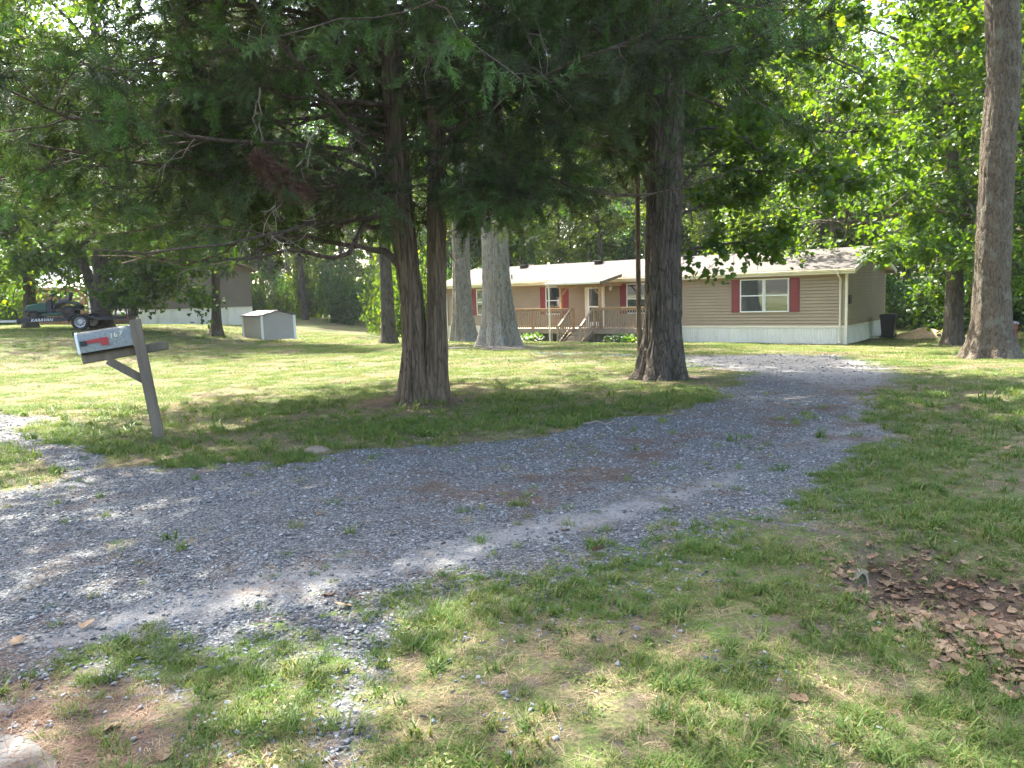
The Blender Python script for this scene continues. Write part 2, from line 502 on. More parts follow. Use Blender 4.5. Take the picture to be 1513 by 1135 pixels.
def ground_material():
    m, nt, out = new_mat("ground")
    tc = nt.nodes.new("ShaderNodeTexCoord"); v = tc.outputs["Object"]
    A = {k: attr(nt, k) for k in ("grav", "soil", "litt", "pale", "need")}
    nA = noise(nt, v, 1.7, 5, 0.62); nB = noise(nt, v, 14, 4, 0.6); nC = noise(nt, v, 60, 3, 0.6); nD = noise(nt, v, 0.5, 4, 0.55)
    nE = noise(nt, v, 5, 5, .65)
    # lawn: green, straw and bare soil
    green = ramp(nt, nC, [(0.3, (.035, .065, .014)), (0.7, (.095, .135, .03))])
    straw = ramp(nt, nC, [(0.3, (.06, .05, .028)), (0.7, (.155, .13, .07))])
    soilc = ramp(nt, mathn(nt, 'ADD', mathn(nt, 'MULTIPLY', nC, .6), mathn(nt, 'MULTIPLY', nB, .4)), [(0.3, (.045, .036, .026)), (0.7, (.13, .105, .075))])
    gs = mathn(nt, 'ADD', mathn(nt, 'MULTIPLY', nE, 0.55), mathn(nt, 'MULTIPLY', nD, 0.45))
    lawn = mixc(nt, mapr(nt, gs, 0.42, 0.60), green, straw)
    lawn = mixc(nt, mapr(nt, mathn(nt, 'ADD', mathn(nt, 'MULTIPLY', nB, .6), mathn(nt, 'MULTIPLY', nA, .4)), 0.49, 0.60), lawn, soilc)
    need = ramp(nt, noise(nt, v, 120, 2, .7), [(0.3, (.05, .035, .025)), (0.7, (.15, .105, .08))])
    soilN = mixc(nt, mapr(nt, nB, .35, .6), soilc, need)
    c = mixc(nt, mapr(nt, mathn(nt, 'ADD', A['soil'], mathn(nt, 'MULTIPLY', mathn(nt, 'SUBTRACT', nE, .5), 1.3)), 0.4, 0.62), lawn, soilN)
    # gravel: flat slate chips of many greys, dust between them
    vo = nt.nodes.new("ShaderNodeTexVoronoi"); vo.inputs["Scale"].default_value = 62; nt.links.new(v, vo.inputs["Vector"])
    vo2 = nt.nodes.new("ShaderNodeTexVoronoi"); vo2.inputs["Scale"].default_value = 160; nt.links.new(v, vo2.inputs["Vector"])
    sep = nt.nodes.new("ShaderNodeSeparateColor"); nt.links.new(vo.outputs["Color"], sep.inputs[0])
    sep2 = nt.nodes.new("ShaderNodeSeparateColor"); nt.links.new(vo2.outputs["Color"], sep2.inputs[0])
    mixr = mathn(nt, 'ADD', mathn(nt, 'MULTIPLY', sep.outputs[0], .5), mathn(nt, 'MULTIPLY', sep2.outputs[0], .5))
    stone = ramp(nt, mixr, [(0.1, (.048, .05, .048)), (0.45, (.125, .129, .127)), (.75, (.205, .21, .205)), (1, (.40, .40, .38))])
    stone = mixc(nt, mapr(nt, vo.outputs["Distance"], .35, .75, 0, .7), stone, (.035, .035, .037))
    dust = ramp(nt, nC, [(0.3, (.17, .165, .15)), (0.7, (.29, .28, .26))])
    grav = mixc(nt, mapr(nt, mathn(nt, 'ADD', mathn(nt, 'MULTIPLY', nE, .7), mathn(nt, 'MULTIPLY', A['pale'], .42)), 0.50, 0.78, 0, .85), stone, dust)
    grav = mixc(nt, mapr(nt, mathn(nt, 'ADD', mathn(nt, 'MULTIPLY', noise(nt, v, 3.2, 6, .7), .8), mathn(nt, 'MULTIPLY', A['need'], .26)), 0.60, 0.72, 0, .75), grav, need)
    edge = mapr(nt, mathn(nt, 'ADD', A['grav'], mathn(nt, 'MULTIPLY', mathn(nt, 'SUBTRACT', mathn(nt, 'ADD', mathn(nt, 'MULTIPLY', nE, .6), mathn(nt, 'MULTIPLY', nB, .4)), .5), 1.5)), 0.42, 0.58)
    c = mixc(nt, edge, c, grav)
    lit = ramp(nt, nB, [(0.3, (.04, .03, .022)), (0.7, (.13, .09, .06))])
    c = mixc(nt, mapr(nt, mathn(nt, 'ADD', A['litt'], mathn(nt, 'MULTIPLY', mathn(nt, 'SUBTRACT', nE, .5), .9)), 0.42, 0.6), c, lit)
    hh = mathn(nt, 'ADD', mathn(nt, 'MULTIPLY', nC, 1.0), mathn(nt, 'MULTIPLY', mathn(nt, 'SUBTRACT', 1.0, vo.outputs["Distance"]), mathn(nt, 'MULTIPLY', edge, .9)))
    princ(nt, out, c, 0.92, 0, 0.15, bump(nt, hh, 0.9, 0.015))
    return m

M['ground'] = ground_material()
ground = add_obj("ground", np_mesh("ground", np.stack([gx, gy, gzv], 1), gf, M['ground'], True,
                 {"grav": mg, "soil": ms, "litt": ml, "pale": mp_, "need": mn}))
tag(ground, kind="structure")

# ------------------------------------------------------------------ the mobile home
def siding_mat(name, col):
    m, nt, out = new_mat(name)
    v = objvec(nt)
    n1 = noise(nt, v, 1.3, 4); n2 = noise(nt, objvec(nt, (1, 1, 12)), 5, 4, .6)
    c = ramp(nt, mathn(nt, 'ADD', mathn(nt, 'MULTIPLY', n1, .5), mathn(nt, 'MULTIPLY', n2, .5)), [(0.3, tuple(x * .87 for x in col)), (0.7, tuple(x * 1.1 for x in col))])
    princ(nt, out, c, .55, 0, .3, bump(nt, noise(nt, objvec(nt, (1, 1, 14)), 14, 3), .15, .004))
    return m
M['siding'] = siding_mat("siding", (.34, .262, .172))
M['siding_far'] = siding_mat("siding_far", (.165, .14, .10))
M['cream'] = simple("cream", (.72, .66, .52), .5, var=.06, scale=2, dirt=(.35, .30, .22), dirt_amt=.35)
M['skirt'] = simple("skirt", (.72, .70, .62), .5, var=.07, scale=3, stretch=(1, 1, .3), dirt=(.36, .36, .25), dirt_amt=.5)
M['white'] = simple("white", (.78, .78, .76), .4, var=.04, scale=3)
M['maroon'] = simple("maroon", (.20, .035, .035), .5, var=.12, scale=8)
M['deck_wood'] = simple("deck_wood", (.28, .215, .15), .8, var=.3, scale=7, stretch=(1, 1, 1), dirt=(.18, .15, .12), dirt_amt=.6)
M['wood_new'] = simple("wood_new", (.42, .26, .14), .75, var=.3, scale=6, dirt=(.22, .16, .1), dirt_amt=.5)
M['wood_grey'] = simple("wood_grey", (.15, .122, .088), .9, var=.4, scale=14, stretch=(1, 1, .12), bmp=.006, dirt=(.14, .15, .10), dirt_amt=.6)
M['dark_gap'] = simple("dark_gap", (.025, .022, .02), .9)
M['black_plastic'] = simple("black_plastic", (.014, .015, .018), .45, var=.25, scale=4)
M['black_metal'] = simple("black_metal", (.016, .016, .018), .4, var=.3, scale=6, dirt=(.09, .06, .04), dirt_amt=.25)
M['vent'] = simple("vent", (.06, .045, .035), .7)
M['interior'] = simple("interior", (.10, .095, .09), .9)

def glass_mat():
    m, nt, out = new_mat("window_glass")
    n = noise(nt, objvec(nt), 1.3, 2)
    p = princ(nt, out, (.035, .045, .045), .03, 0, 1.0, bump(nt, n, .25, .02))
    p.inputs["Coat Weight"].default_value = 1.0; p.inputs["Coat Roughness"].default_value = 0.02; p.inputs["Coat IOR"].default_value = 2.2
    return m
M['glass'] = glass_mat()

def shingle_mat():
    m, nt, out = new_mat("shingles")
    v = objvec(nt)
    br = nt.nodes.new("ShaderNodeTexBrick"); br.inputs["Scale"].default_value = 1.0
    br.inputs["Brick Width"].default_value = .3; br.inputs["Row Height"].default_value = .14; br.inputs["Mortar Size"].default_value = .006
    br.inputs["Color1"].default_value = (.072, .065, .06, 1); br.inputs["Color2"].default_value = (.094, .085, .078, 1); br.inputs["Mortar"].default_value = (.075, .066, .058, 1)
    nt.links.new(v, br.inputs["Vector"])
    n1 = noise(nt, v, .9, 5, .6); n2 = noise(nt, v, 40, 3, .7)
    c = mixc(nt, mapr(nt, n1, .45, .7, 0, .4), br.outputs[0], (.085, .073, .062))
    c = mixc(nt, mapr(nt, n2, .3, .8, 0, .35), c, (.12, .11, .10))
    princ(nt, out, c, .9, 0, .2, bump(nt, n2, .5, .006))
    return m
M['shingle'] = shingle_mat()

HL, HW, HE, HR = 20.83, 6.1, 2.9, 3.72        # length, width, eave and ridge height
SK = 0.68

def lap_wall(name, x0, x1, z0, top, mat, parent, Mx=Matrix.Identity(4), lap=.13, inset=.034, holes=()):
    """clapboard wall in the x-z plane, each lap tilting out; top(x-independent) or a pair function z -> (xa, xb)"""
    b = MB(); z = z0
    zt = top if not callable(top) else top(None)
    while z < zt - 1e-3:
        z2 = min(z + lap, zt)
        if callable(top): a, c = top(z); a2, c2 = top(z2)
        else: a, c, a2, c2 = x0, x1, x0, x1
        zg = z2 - .016                      # a narrow slot under the next lap
        vs = [Vector((a, -inset, z)), Vector((c, -inset, z)), Vector((c2, 0, zg)), Vector((a2, 0, zg)), Vector((a, .03, z)), Vector((c, .03, z)), Vector((c2, .03, zg)), Vector((a2, .03, zg)), Vector((a2, .03, z2)), Vector((c2, .03, z2))]
        b.add([Mx @ v for v in vs], [(0, 1, 2, 3), (4, 5, 1, 0), (3, 2, 6, 7), (7, 6, 9, 8)])
        z = z2
    me = bpy.data.meshes.new(name); me.from_pydata(b.v, [], b.f); me.materials.append(mat); me.update()
    return add_obj(name, me, parent)

def ribbed(name, length, h, mat, parent, Mx=Matrix.Identity(4), pitch=.105, depth=.016):
    b = MB(); n = int(length / pitch); xs = []
    for i in range(n):
        x = i * length / n; p = length / n
        xs += [(x, 0), (x + p * .18, -depth), (x + p * .62, -depth), (x + p * .8, 0)]
    xs.append((length, 0))
    vs = [Mx @ Vector((x, y, -.25)) for x, y in xs] + [Mx @ Vector((x, y, h)) for x, y in xs]
    k = len(xs)
    b.add(vs, [(i, i + 1, i + 1 + k, i + k) for i in range(k - 1)])
    me = bpy.data.meshes.new(name); me.from_pydata(b.v, [], b.f); me.materials.append(mat); me.update()
    return add_obj(name, me, parent)

home = empty("mobile_home", (HB.x, HB.y, Z_H), H_ROT, "long tan single storey mobile home with dark red shutters and pale shingle roof", "mobile home")
MXR = Matrix.Translation((HL, 0, 0)) @ Matrix.Rotation(math.pi / 2, 4, 'Z')          # right gable wall: local x runs to the back
MXL = Matrix.Translation((0, HW, 0)) @ Matrix.Rotation(-math.pi / 2, 4, 'Z')
MXB = Matrix.Translation((HL, HW, 0)) @ Matrix.Rotation(math.pi, 4, 'Z')
lap_wall("wall", 0, HL, SK, HE, M['siding'], home)
def gable_top(z):
    if z is None: return HR - .02
    if z <= HE: return (0, HW)
    t = (z - HE) / (HR - HE); return (t * HW / 2, HW - t * HW / 2)
lap_wall("wall", 0, HW, SK, gable_top, M['siding'], home, MXR)
lap_wall("wall", 0, HW, SK, gable_top, M['siding'], home, MXL)
lap_wall("wall", 0, HL, SK, HE, M['siding'], home, MXB)
ribbed("skirting", HL, SK - .02, M['skirt'], home)
ribbed("skirting", HW, SK - .02, M['skirt'], home, MXR)
ribbed("skirting", HW, SK - .02, M['skirt'], home, MXL)
ribbed("skirting", HL, SK - .02, M['skirt'], home, MXB)
b = MB()
b.box(.0, HL, -.042, -.026, SK - .05, SK + .035); b.box(HL + .026, HL + .042, 0, HW, SK - .05, SK + .035)
b.box(.0, HL, -.04, .0, HE - .10, HE - .005)
b.build("trim_band", M['cream'], home)
for x, y in ((-.01, -.045), (HL - .05, -.045), (HL - .08, HW - .07), (-.01, HW - .07)):
    MB().box(x, x + .09, y, y + .09, SK - .02 if False else -.2, HE - .01).build("corner_trim", M['cream'], home)
# roof slab
OV, RK, TH = .36, .36, .10
sl = (HR - HE) / (HW / 2)
zf = HE - OV * sl
b = MB()
for sgn in (0, 1):
    y0 = -OV if sgn == 0 else HW + OV
    ym = HW / 2
    P = [(-RK, y0, zf + .02), (HL + RK, y0, zf + .02), (HL + RK, ym, HR + .02), (-RK, ym, HR + .02)]
    Q = [(x, y, z + TH) for x, y, z in P]
    b.add(P + Q, [(0, 1, 2, 3), (4, 5, 6, 7), (0, 1, 5, 4), (1, 2, 6, 5), (3, 0, 4, 7)])
roof = b.build("roof", M['shingle'], home)
b = MB()
for sgn in (0, 1):                      # soffit, fascia and rake boards
    y0 = -OV if sgn == 0 else HW + OV; o = -.02 if sgn == 0 else .02
    b.box(-RK - .015, HL + RK + .015, min(y0, y0 + o), max(y0, y0 + o), zf - .09, zf + .10)
    b.box(-RK, HL + RK, min(y0, 0 if sgn == 0 else HW), max(y0, 0 if sgn == 0 else HW), zf - .075, zf - .06)
    for x in (-RK, HL + RK):
        xo = -.022 if x < 0 else .022
        pl = [(y0, zf - .08), (HW / 2, HR - .10), (HW / 2, HR + .13), (y0, zf + .11)]
        vs = [(x, y, z) for y, z in pl] + [(x + xo, y, z) for y, z in pl]
        b.add(vs, [(0, 1, 2, 3), (7, 6, 5, 4), (0, 4, 5, 1), (1, 5, 6, 2), (2, 6, 7, 3), (3, 7, 4, 0)])
        xi = 0 if x < 0 else HL
        vs = [(x, y0, zf - .03), (xi, y0, zf - .03), (xi, HW / 2, HR - .045), (x, HW / 2, HR - .045)]
        vs += [(a, c, d + .012) for a, c, d in vs]
        b.add(vs, [(0, 1, 2, 3), (4, 5, 6, 7), (0, 1, 5, 4)])
b.build("fascia", M['cream'], home)
# gutter along the front eave
pr = [(0, 0), (-.09, .02), (-.12, .09), (-.112, .09), (-.085, .03), (0, .012)]
b = MB(); vs = []
for x in (-RK - .02, HL + RK + .02): vs += [(x, -OV - .022 + p[0], zf - .02 + p[1]) for p in pr]
k = len(pr)
b.add(vs, [(i, (i + 1) % k, (i + 1) % k + k, i + k) for i in range(k)] + [tuple(range(k)), tuple(range(k, 2 * k))])
b.build("gutter", M['cream'], roof)
for x in (3.41, 8.13, 12.99, 17.93):
    y = HW / 2 - .42; z = HR + .12 - .42 * sl
    v_ = MB().box(x - .16, x + .16, y - .17, y + .17, z - .03, z + .09)
    v_.box(x - .24, x + .24, y - .25, y + .22, z + .09, z + .145)
    v_.build("roof_vent", M['vent'], roof, .012)
MB().tube([(4.35, .3, HE + .1), (4.35, .3, HE + .42)], .035, 10).build("vent_pipe", M['vent'], roof)
# downspouts
def downspout(x, y0):
    b = MB(); b.tube([(x, -OV - .09, zf + .0), (x, -OV - .09, zf - .1), (x, -.07, HE - .42), (x, -.07, .12), (x, -.2, .03)], .042, 4)
    return b.build("downspout", M['cream'], home)
downspout(HL - .22, 0); downspout(.12, 0)

def window(x0, x1, z0, z1, parent, double_hung=True, yf=-.085):
    b = MB(); t = .045
    b.box(x0, x0 + t, yf, 0, z0, z1); b.box(x1 - t, x1, yf, 0, z0, z1)
    b.box(x0 + t, x1 - t, yf, 0, z0, z0 + t); b.box(x0 + t, x1 - t, yf, 0, z1 - t, z1)
    fr = b.build("window", M['white'], parent, .004)
    zm = (z0 + z1) / 2
    MB().box(x0 + t, x1 - t, yf + .008, yf + .028, zm - .022, zm + .022).build("sash_rail", M['white'], fr)
    MB().box(x0 + t, x1 - t, yf + .024, yf + .03, zm + .022, z1 - t).build("pane", M['glass'], fr)
    MB().box(x0 + t, x1 - t, yf + .030, yf + .036, z0 + t, zm - .022).build("pane", M['glass'], fr)
    return fr

def shutter(x0, x1, z0, z1, parent):
    b = MB(); b.box(x0, x1, -.05, 0.0, z0, z1)
    t = .06; zm = (z0 + z1) / 2
    o = b.build("shutter", M['maroon'], parent, .004)
    c = MB()
    for a, d in ((z0 + t, zm - t / 2), (zm + t / 2, z1 - t)):
        c.box(x0 + t, x1 - t, -.062, -.05, a, d)
    me = c.build("panel", M['maroon'], o, .008)
    return o

WZ0, WZ1 = 1.27, 2.63
window(2.25, 3.0, WZ0, WZ1, home); shutter(1.87, 2.23, WZ0, WZ1, home); shutter(3.02, 3.38, WZ0, WZ1, home)
window(6.7, 7.62, WZ0, WZ1, home); shutter(6.34, 6.68, WZ0, WZ1, home); shutter(7.64, 8.0, WZ0, WZ1, home)
window(11.22, 12.26, WZ0, WZ1, home); shutter(10.86, 11.2, WZ0, WZ1, home); shutter(12.28, 12.63, WZ0, WZ1, home)
window(16.60, 17.60, WZ0, WZ1, home); window(17.63, 18.63, WZ0, WZ1, home)
shutter(16.22, 16.58, WZ0, WZ1, home); shutter(18.66, 19.04, WZ0, WZ1, home)
# front door with a full glass storm door
b = MB()
b.box(8.97, 9.09, -.075, 0, SK, 2.68); b.box(9.93, 10.05, -.075, 0, SK, 2.68); b.box(9.09, 9.93, -.075, 0, 2.58, 2.68)
dr = b.build("door", M['cream'], home, .004)
c = MB(); c.box(9.09, 9.2, -.06, -.03, SK, 2.58); c.box(9.82, 9.93, -.06, -.03, SK, 2.58); c.box(9.2, 9.82, -.06, -.03, 2.46, 2.58)
c.box(9.2, 9.82, -.06, -.03, SK, .9); c.box(9.2, 9.82, -.059, -.031, 1.58, 1.64)
c.build("storm_frame", M['white'], dr, .004)
MB().box(9.2, 9.82, -.048, -.038, .9, 1.58).box(9.2, 9.82, -.048, -.038, 1.64, 2.46).build("pane", M['glass'], dr)
MB().tube([(9.86, -.06, 1.62), (9.86, -.1, 1.62), (9.86, -.1, 1.74)], .012, 8).build("handle", M['black_plastic'], dr)
# porch light and a small camera on the wall
b = MB(); b.lathe((10.42, -.03, 2.52), [(.001, 0), (.06, 0), (.06, -.02), (.001, -.02)], 'Y', 16); b.lathe((10.42, -.13, 2.45), [(.03, .1), (.07, .05), (.075, -.04), (.04, -.09), (.001, -.1)], 'Z', 14)
b.build("wall_light", M['white'], home, smooth=True)
b = MB(); b.box(16.03, 16.13, -.1, -.015, 2.46, 2.52); b.lathe((16.0, -.13, 2.49), [(.001, -.05), (.03, -.05), (.03, .04), (.001, .04)], 'Y', 12)
b.build("security_camera", M['black_plastic'], home)
MB().box(HL + .02, HL + .10, .12, .34, 1.55, 1.9).build("electric_box", M['vent'], home, .01)

# ------------------------------------------------------------------ the porch
def porch():
    p = empty("porch_deck", (HB.x, HB.y, Z_H), H_ROT, "wooden front porch deck with baluster railings and stairs under small shed roof", "porch")
    X0, X1, Y0, Y1, ZF = 4.9, 13.6, -2.0, -.06, .68
    G0, G1 = 9.50, 10.62
    rnd = random.Random(4)
    b = MB(); x = X0
    while x < X1:
        b.box(x, min(x + .135, X1), Y0 - .02, Y1, ZF - .035, ZF); x += .142
    b.build("deck_floor", M['deck_wood'], p)
    b = MB(); b.box(X0, X1, Y0 - .045, Y0 - .022, ZF - .22, ZF - .037); b.box(X0 - .03, X0, Y0, Y1, ZF - .22, ZF - .037)
    for x in np.arange(X0 + .4, X1, .6): b.box(x, x + .04, Y0, Y1, ZF - .2, ZF - .037)
    b.build("joists", M['deck_wood'], p)
    for x in (X0 + .05, 6.6, 8.35, G0 + .0, G1, 11.9, X1 - .1):
        MB().box(x - .045, x + .045, Y0, Y0 + .09, -.15, ZF - .22).build("support_post", M['deck_wood'], p)
    def rail(xa, xb):
        b = MB(); b.box(xa, xb, Y0 - .05, Y0 + .09, ZF + .90, ZF + .94)
        b.box(xa, xb, Y0 + .0, Y0 + .04, ZF + .80, ZF + .898); b.box(xa, xb, Y0, Y0 + .04, ZF + .09, ZF + .13)
        r = b.build("railing", M['wood_new'], p)
        c = MB(); x = xa + .1
        while x < xb - .05:
            c.box(x - .018, x + .018, Y0 - .04, Y0 - .002, ZF + .02, ZF + .87); x += .125
        c.build("baluster", M['deck_wood'], r)["label"] = "row of slim square balusters"
        for x in np.linspace(xa, xb, max(2, int((xb - xa) / 1.7) + 1)):
            MB().box(x - .045, x + .045, Y0 + .0415, Y0 + .1315, ZF, ZF + .9).build("rail_post", M['wood_new'], r)
    rail(X0, G0); rail(G1, X1)
    # side rail at the left end
    b = MB(); b.box(X0 - .05, X0 + .05, Y0 + .1, Y1, ZF + .90, ZF + .94); b.box(X0 - .02, X0 + .02, Y0 + .1, Y1, ZF + .09, ZF + .13)
    y = Y0 + .2
    while y < Y1: b.box(X0 - .018, X0 + .018, y - .018, y + .018, ZF + .13, ZF + .9); y += .125
    b.build("side_railing", M['deck_wood'], p)
    # stairs
    st = MB()
    n = 4; rise = (ZF) / n; run = .27
    for i in range(1, n):
        z = ZF - rise * i; y = Y0 - .03 - run * (i - 1)
        st.box(G0 + .06, G1 - .06, y - run, y - .005, z - .04, z)
        st.box(G0 + .08, G1 - .08, y - .03, y - .006, z + .001, z + rise - .045)
    for x in (G0 + .02, G1 - .06):

        vs = [(x, Y0 - .03, ZF - .05), (x, Y0 - .03, ZF - .33), (x, Y0 - .03 - run * n, -.15), (x, Y0 - .03 - run * n, .05)]
        vs += [(a + .038, c, d) for a, c, d in vs]
        st.add(vs, [(0, 1, 2, 3), (7, 6, 5, 4), (0, 4, 5, 1), (1, 5, 6, 2), (2, 6, 7, 3), (3, 7, 4, 0)])
    st.build("stairs", M['deck_wood'], p)
    for x in (G0 - .02, G1 + .02):
        ya, yb = Y0 - .06, Y0 - run * n - .02
        b = MB(); b.bar((x, ya, ZF + .92), (x, yb, .86), .09, .035); b.bar((x, ya, ZF + .13), (x, yb, .13), .035, .06)
        k = 7
        for i in range(1, k):
            t = i / k; y = ya + (yb - ya) * t
            b.box(x - .017, x + .017, y - .017, y + .017, .10 + (ZF + .0) * (1 - t) + .02, .84 + (ZF + .06) * (1 - t))
        b.box(x - .045, x + .045, yb - .09, yb, -.15, .88)
        b.build("stair_railing", M['deck_wood'], p)
    # roof on two posts
    for x in (8.78, 10.86):
        MB().box(x - .055, x + .055, Y0 + .133, Y0 + .243, ZF, 2.52).build("roof_post", M['wood_new'], p)
    b = MB(); b.box(8.62, 11.0, Y0 + .12, Y0 + .16, 2.52, 2.68); b.box(8.62, 11.0, Y0 + .22, Y0 + .26, 2.52, 2.68)
    for x in (8.65, 10.97): b.box(x - .02, x + .02, Y0 + .262, -.02, 2.56, 2.68)
    b.bar((8.83, Y0 + .19, 2.2), (9.15, Y0 + .19, 2.55), .05, .05); b.bar((10.81, Y0 + .19, 2.2), (10.49, Y0 + .19, 2.55), .05, .05)
    b.build("roof_beam", M['wood_new'], p)
    b = MB(); xa, xb = 8.35, 11.25; P = [(xa, Y0 - .36, 2.70), (xb, Y0 - .36, 2.70), (xb, -.56, 3.02), (xa, -.56, 3.02)]
    b.add(P + [(x, y, z + .06) for x, y, z in P], [(0, 1, 2, 3), (4, 5, 6, 7), (0, 1, 5, 4), (1, 2, 6, 5), (2, 3, 7, 6), (3, 0, 4, 7)])
    r = b.build("porch_roof", M['shingle'], p)
    b = MB(); P = [(xb + .003, Y0 - .36, 2.62), (xb + .003, -.56, 2.95), (xb + .003, -.56, 3.09), (xb + .003, Y0 - .36, 2.77)]
    b.add(P + [(x + .03, y, z) for x, y, z in P], [(0, 1, 2, 3), (4, 5, 6, 7), (0, 1, 5, 4), (1, 2, 6, 5), (2, 3, 7, 6), (3, 0, 4, 7)])
    b.build("end_board", M['wood_grey'], r)
    MB().box(xa, xb - .02, Y0 - .47, Y0 - .364, 2.66, 2.77).build("gutter", M['cream'], r, .02)
    MB().tube([(xa + .12, Y0 - .42, 2.66), (xa + .14, Y0 - .36, 2.5), (xa + .14, Y0 - .36, .0)], .05, 4).build("downspout", M['cream'], p)
porch()


# ------------------------------------------------------------------ things on the lawn
def mailbox():
    base = MAIL_P; Y = base.y
    top = at_y(199, 472, Y - .02)
    dv = (top - base).normalized(); L = (top - base).length
    # local frame: z along the leaning post, x towards the mailbox door (left and a little to the camera)
    ax = Vector((-.93, -.37, 0)); ax = (ax - dv * ax.dot(dv)).normalized(); ay = dv.cross(ax)
    R = Matrix((ax, ay, dv)).transposed()
    rt = empty("mailbox", base, label="weathered galvanized mailbox with red flag on leaning grey wooden post", cat="mailbox", rot=R.to_euler())
    MB().box(-.055, .055, -.055, .055, -.2, L).build("post", M['wood_grey'], rt, .006)
    za = L - .325
    # the arm goes through the post; the world tilt of the box is set by the photo: its door end hangs a little low
    tl = math.radians(-3.5 + 2)
    A = Matrix.Translation((0, 0, za)) @ Matrix.Rotation(math.radians(1.2), 4, 'Y')
    b = MB(); b.box(-.27, .58, -.10, -.058, -.05, .05, A)
    b.build("arm", M['wood_grey'], rt, .015)
    b = MB(); b.bar((.02, -.08, za - .34), (.34, -.08, za - .06), .085, .042, up=(0, 1, 0)); b.build("brace", M['wood_grey'], rt)
    m, nt, out = new_mat("galvanized")
    v = objvec(nt); n1 = noise(nt, v, 38, 6, .75); n2 = noise(nt, v, 5, 4, .6)
    c = ramp(nt, n2, [(.3, (.16, .175, .17)), (.7, (.25, .265, .25))])
    c = mixc(nt, mapr(nt, mathn(nt, 'ADD', mathn(nt, 'MULTIPLY', n1, .75), mathn(nt, 'MULTIPLY', n2, .25)), .50, .60, 0, .7), c, (.085, .09, .075))
    princ(nt, out, c, .5, .15, .5, bump(nt, n1, .2, .002))
    # box: arch profile along x
    r, h, x0, x1 = .085, .215, .05, .575
    prof = [(-r, 0), (r, 0), (r, h - r)] + [(r * math.cos(t), h - r + r * math.sin(t)) for t in np.linspace(0, math.pi, 13)[1:]]
    B = Matrix.Translation((0, 0, za)) @ Matrix.Rotation(math.radians(1.0), 4, 'Y') @ Matrix.Translation((0, -.055, .065))
    k = len(prof); b = MB()
    b.add([B @ Vector((x, y, z)) for x in (x0, x1) for y, z in prof], [(i, (i+1) % k, (i+1) % k + k, i + k) for i in range(k)] + [tuple(range(k)), tuple(range(k, 2*k))])
    bx = b.build("box", m, rt, smooth=True)
    dm = simple("door_metal", (.62, .66, .64), .4, .3, var=.1, scale=12, dirt=(.3, .33, .3), dirt_amt=.4)
    b = MB(); k = len(prof)
    P2 = [(y * 1.05, (z - .1) * 1.05 + .1) for y, z in prof]
    b.add([B @ Vector((x, y, z)) for x in (x1 - .012, x1 + .012) for y, z in P2], [(i, (i+1) % k, (i+1) % k + k, i + k) for i in range(k)] + [tuple(range(k)), tuple(range(k, 2*k))])
    d = b.build("door", dm, bx, smooth=True)
    MB().box(x1 + .012, x1 + .035, -.02, .02, h - .03, h + .012, B).build("latch", M['black_metal'], d)
    MB().box(x0 + .02, x1 - .01, -.06, .06, -.018, -.002, B).build("mounting_board", M['dark_gap'], rt)
    # flag on the side that faces the drive
    red = simple("flag_red", (.33, .03, .028), .5, var=.1)
    s = r + .004
    b = MB()
    fl = [(.34, .128), (.535, .120), (.535, .090), (.41, .086), (.39, .045), (.33, .045), (.325, .115)]
    fl = [(a - .045, z) for a, z in fl]
    b.add([B @ Vector((x, y, z)) for y in (s + .008, s + .014) for x, z in [(x, z) for x, z in fl]], [tuple(range(7)), tuple(range(7, 14))] + [(i, (i+1) % 7, (i+1) % 7 + 7, i + 7) for i in range(7)])
    f = b.build("flag", red, bx)
    MB().box(.485, .55, s + .001, s + .018, .07, .12, B).build("flag_hinge", M['black_plastic'], f, .003)
    num = simple("numerals", (.75, .68, .45), .6, var=.1)
    for i, ch in enumerate("167"):
        cu = bpy.data.curves.new("numeral", 'FONT'); cu.body = ch; cu.size = .072; cu.extrude = .0012; cu.align_x = 'CENTER'
        tmp = bpy.data.objects.new("numeral", cu); COL.objects.link(tmp)
        dg = bpy.context.evaluated_depsgraph_get(); me = bpy.data.meshes.new_from_object(tmp.evaluated_get(dg)); bpy.data.objects.remove(tmp)
        T = B @ Matrix.Translation((.25 - i * .045, s + .002, .105 + .006 * i)) @ Matrix.Rotation(math.pi, 4, 'Z') @ Matrix.Rotation(math.pi / 2, 4, 'X') @ Matrix.Rotation(math.radians((-8, 5, -12)[i]), 4, 'Z')
        me.transform(T); me.materials.clear(); me.materials.append(num)
        add_obj("numeral", me, bx)
    return rt
mailbox()

# ------------------------------------------------------------------ vegetation tools (numpy, one mesh per part)
def unit(v):
    return v / (np.linalg.norm(v, axis=-1, keepdims=True) + 1e-9)

def curves(rng, start, d, length, n, lift=0.0, wob=0.25):
    """batch of bent twigs: (m, n, 3) points"""
    m = len(start); P = np.zeros((m, n, 3)); P[:, 0] = start
    d = unit(d.copy()); st = (np.asarray(length) / (n - 1))[:, None]
    lift = np.broadcast_to(np.asarray(lift, float), (m,))
    for i in range(1, n):
        d = d + rng.normal(0, wob / math.sqrt(n), (m, 3)); d[:, 2] += lift / n
        d = unit(d); P[:, i] = P[:, i - 1] + d * st
    return P

def sample(P, idx, t):
    n = P.shape[1]; f = t * (n - 1); i = np.clip(f.astype(int), 0, n - 2); w = (f - i)[:, None]
    a = P[idx, i]; b = P[idx, i + 1]
    return a * (1 - w) + b * w, unit(b - a)

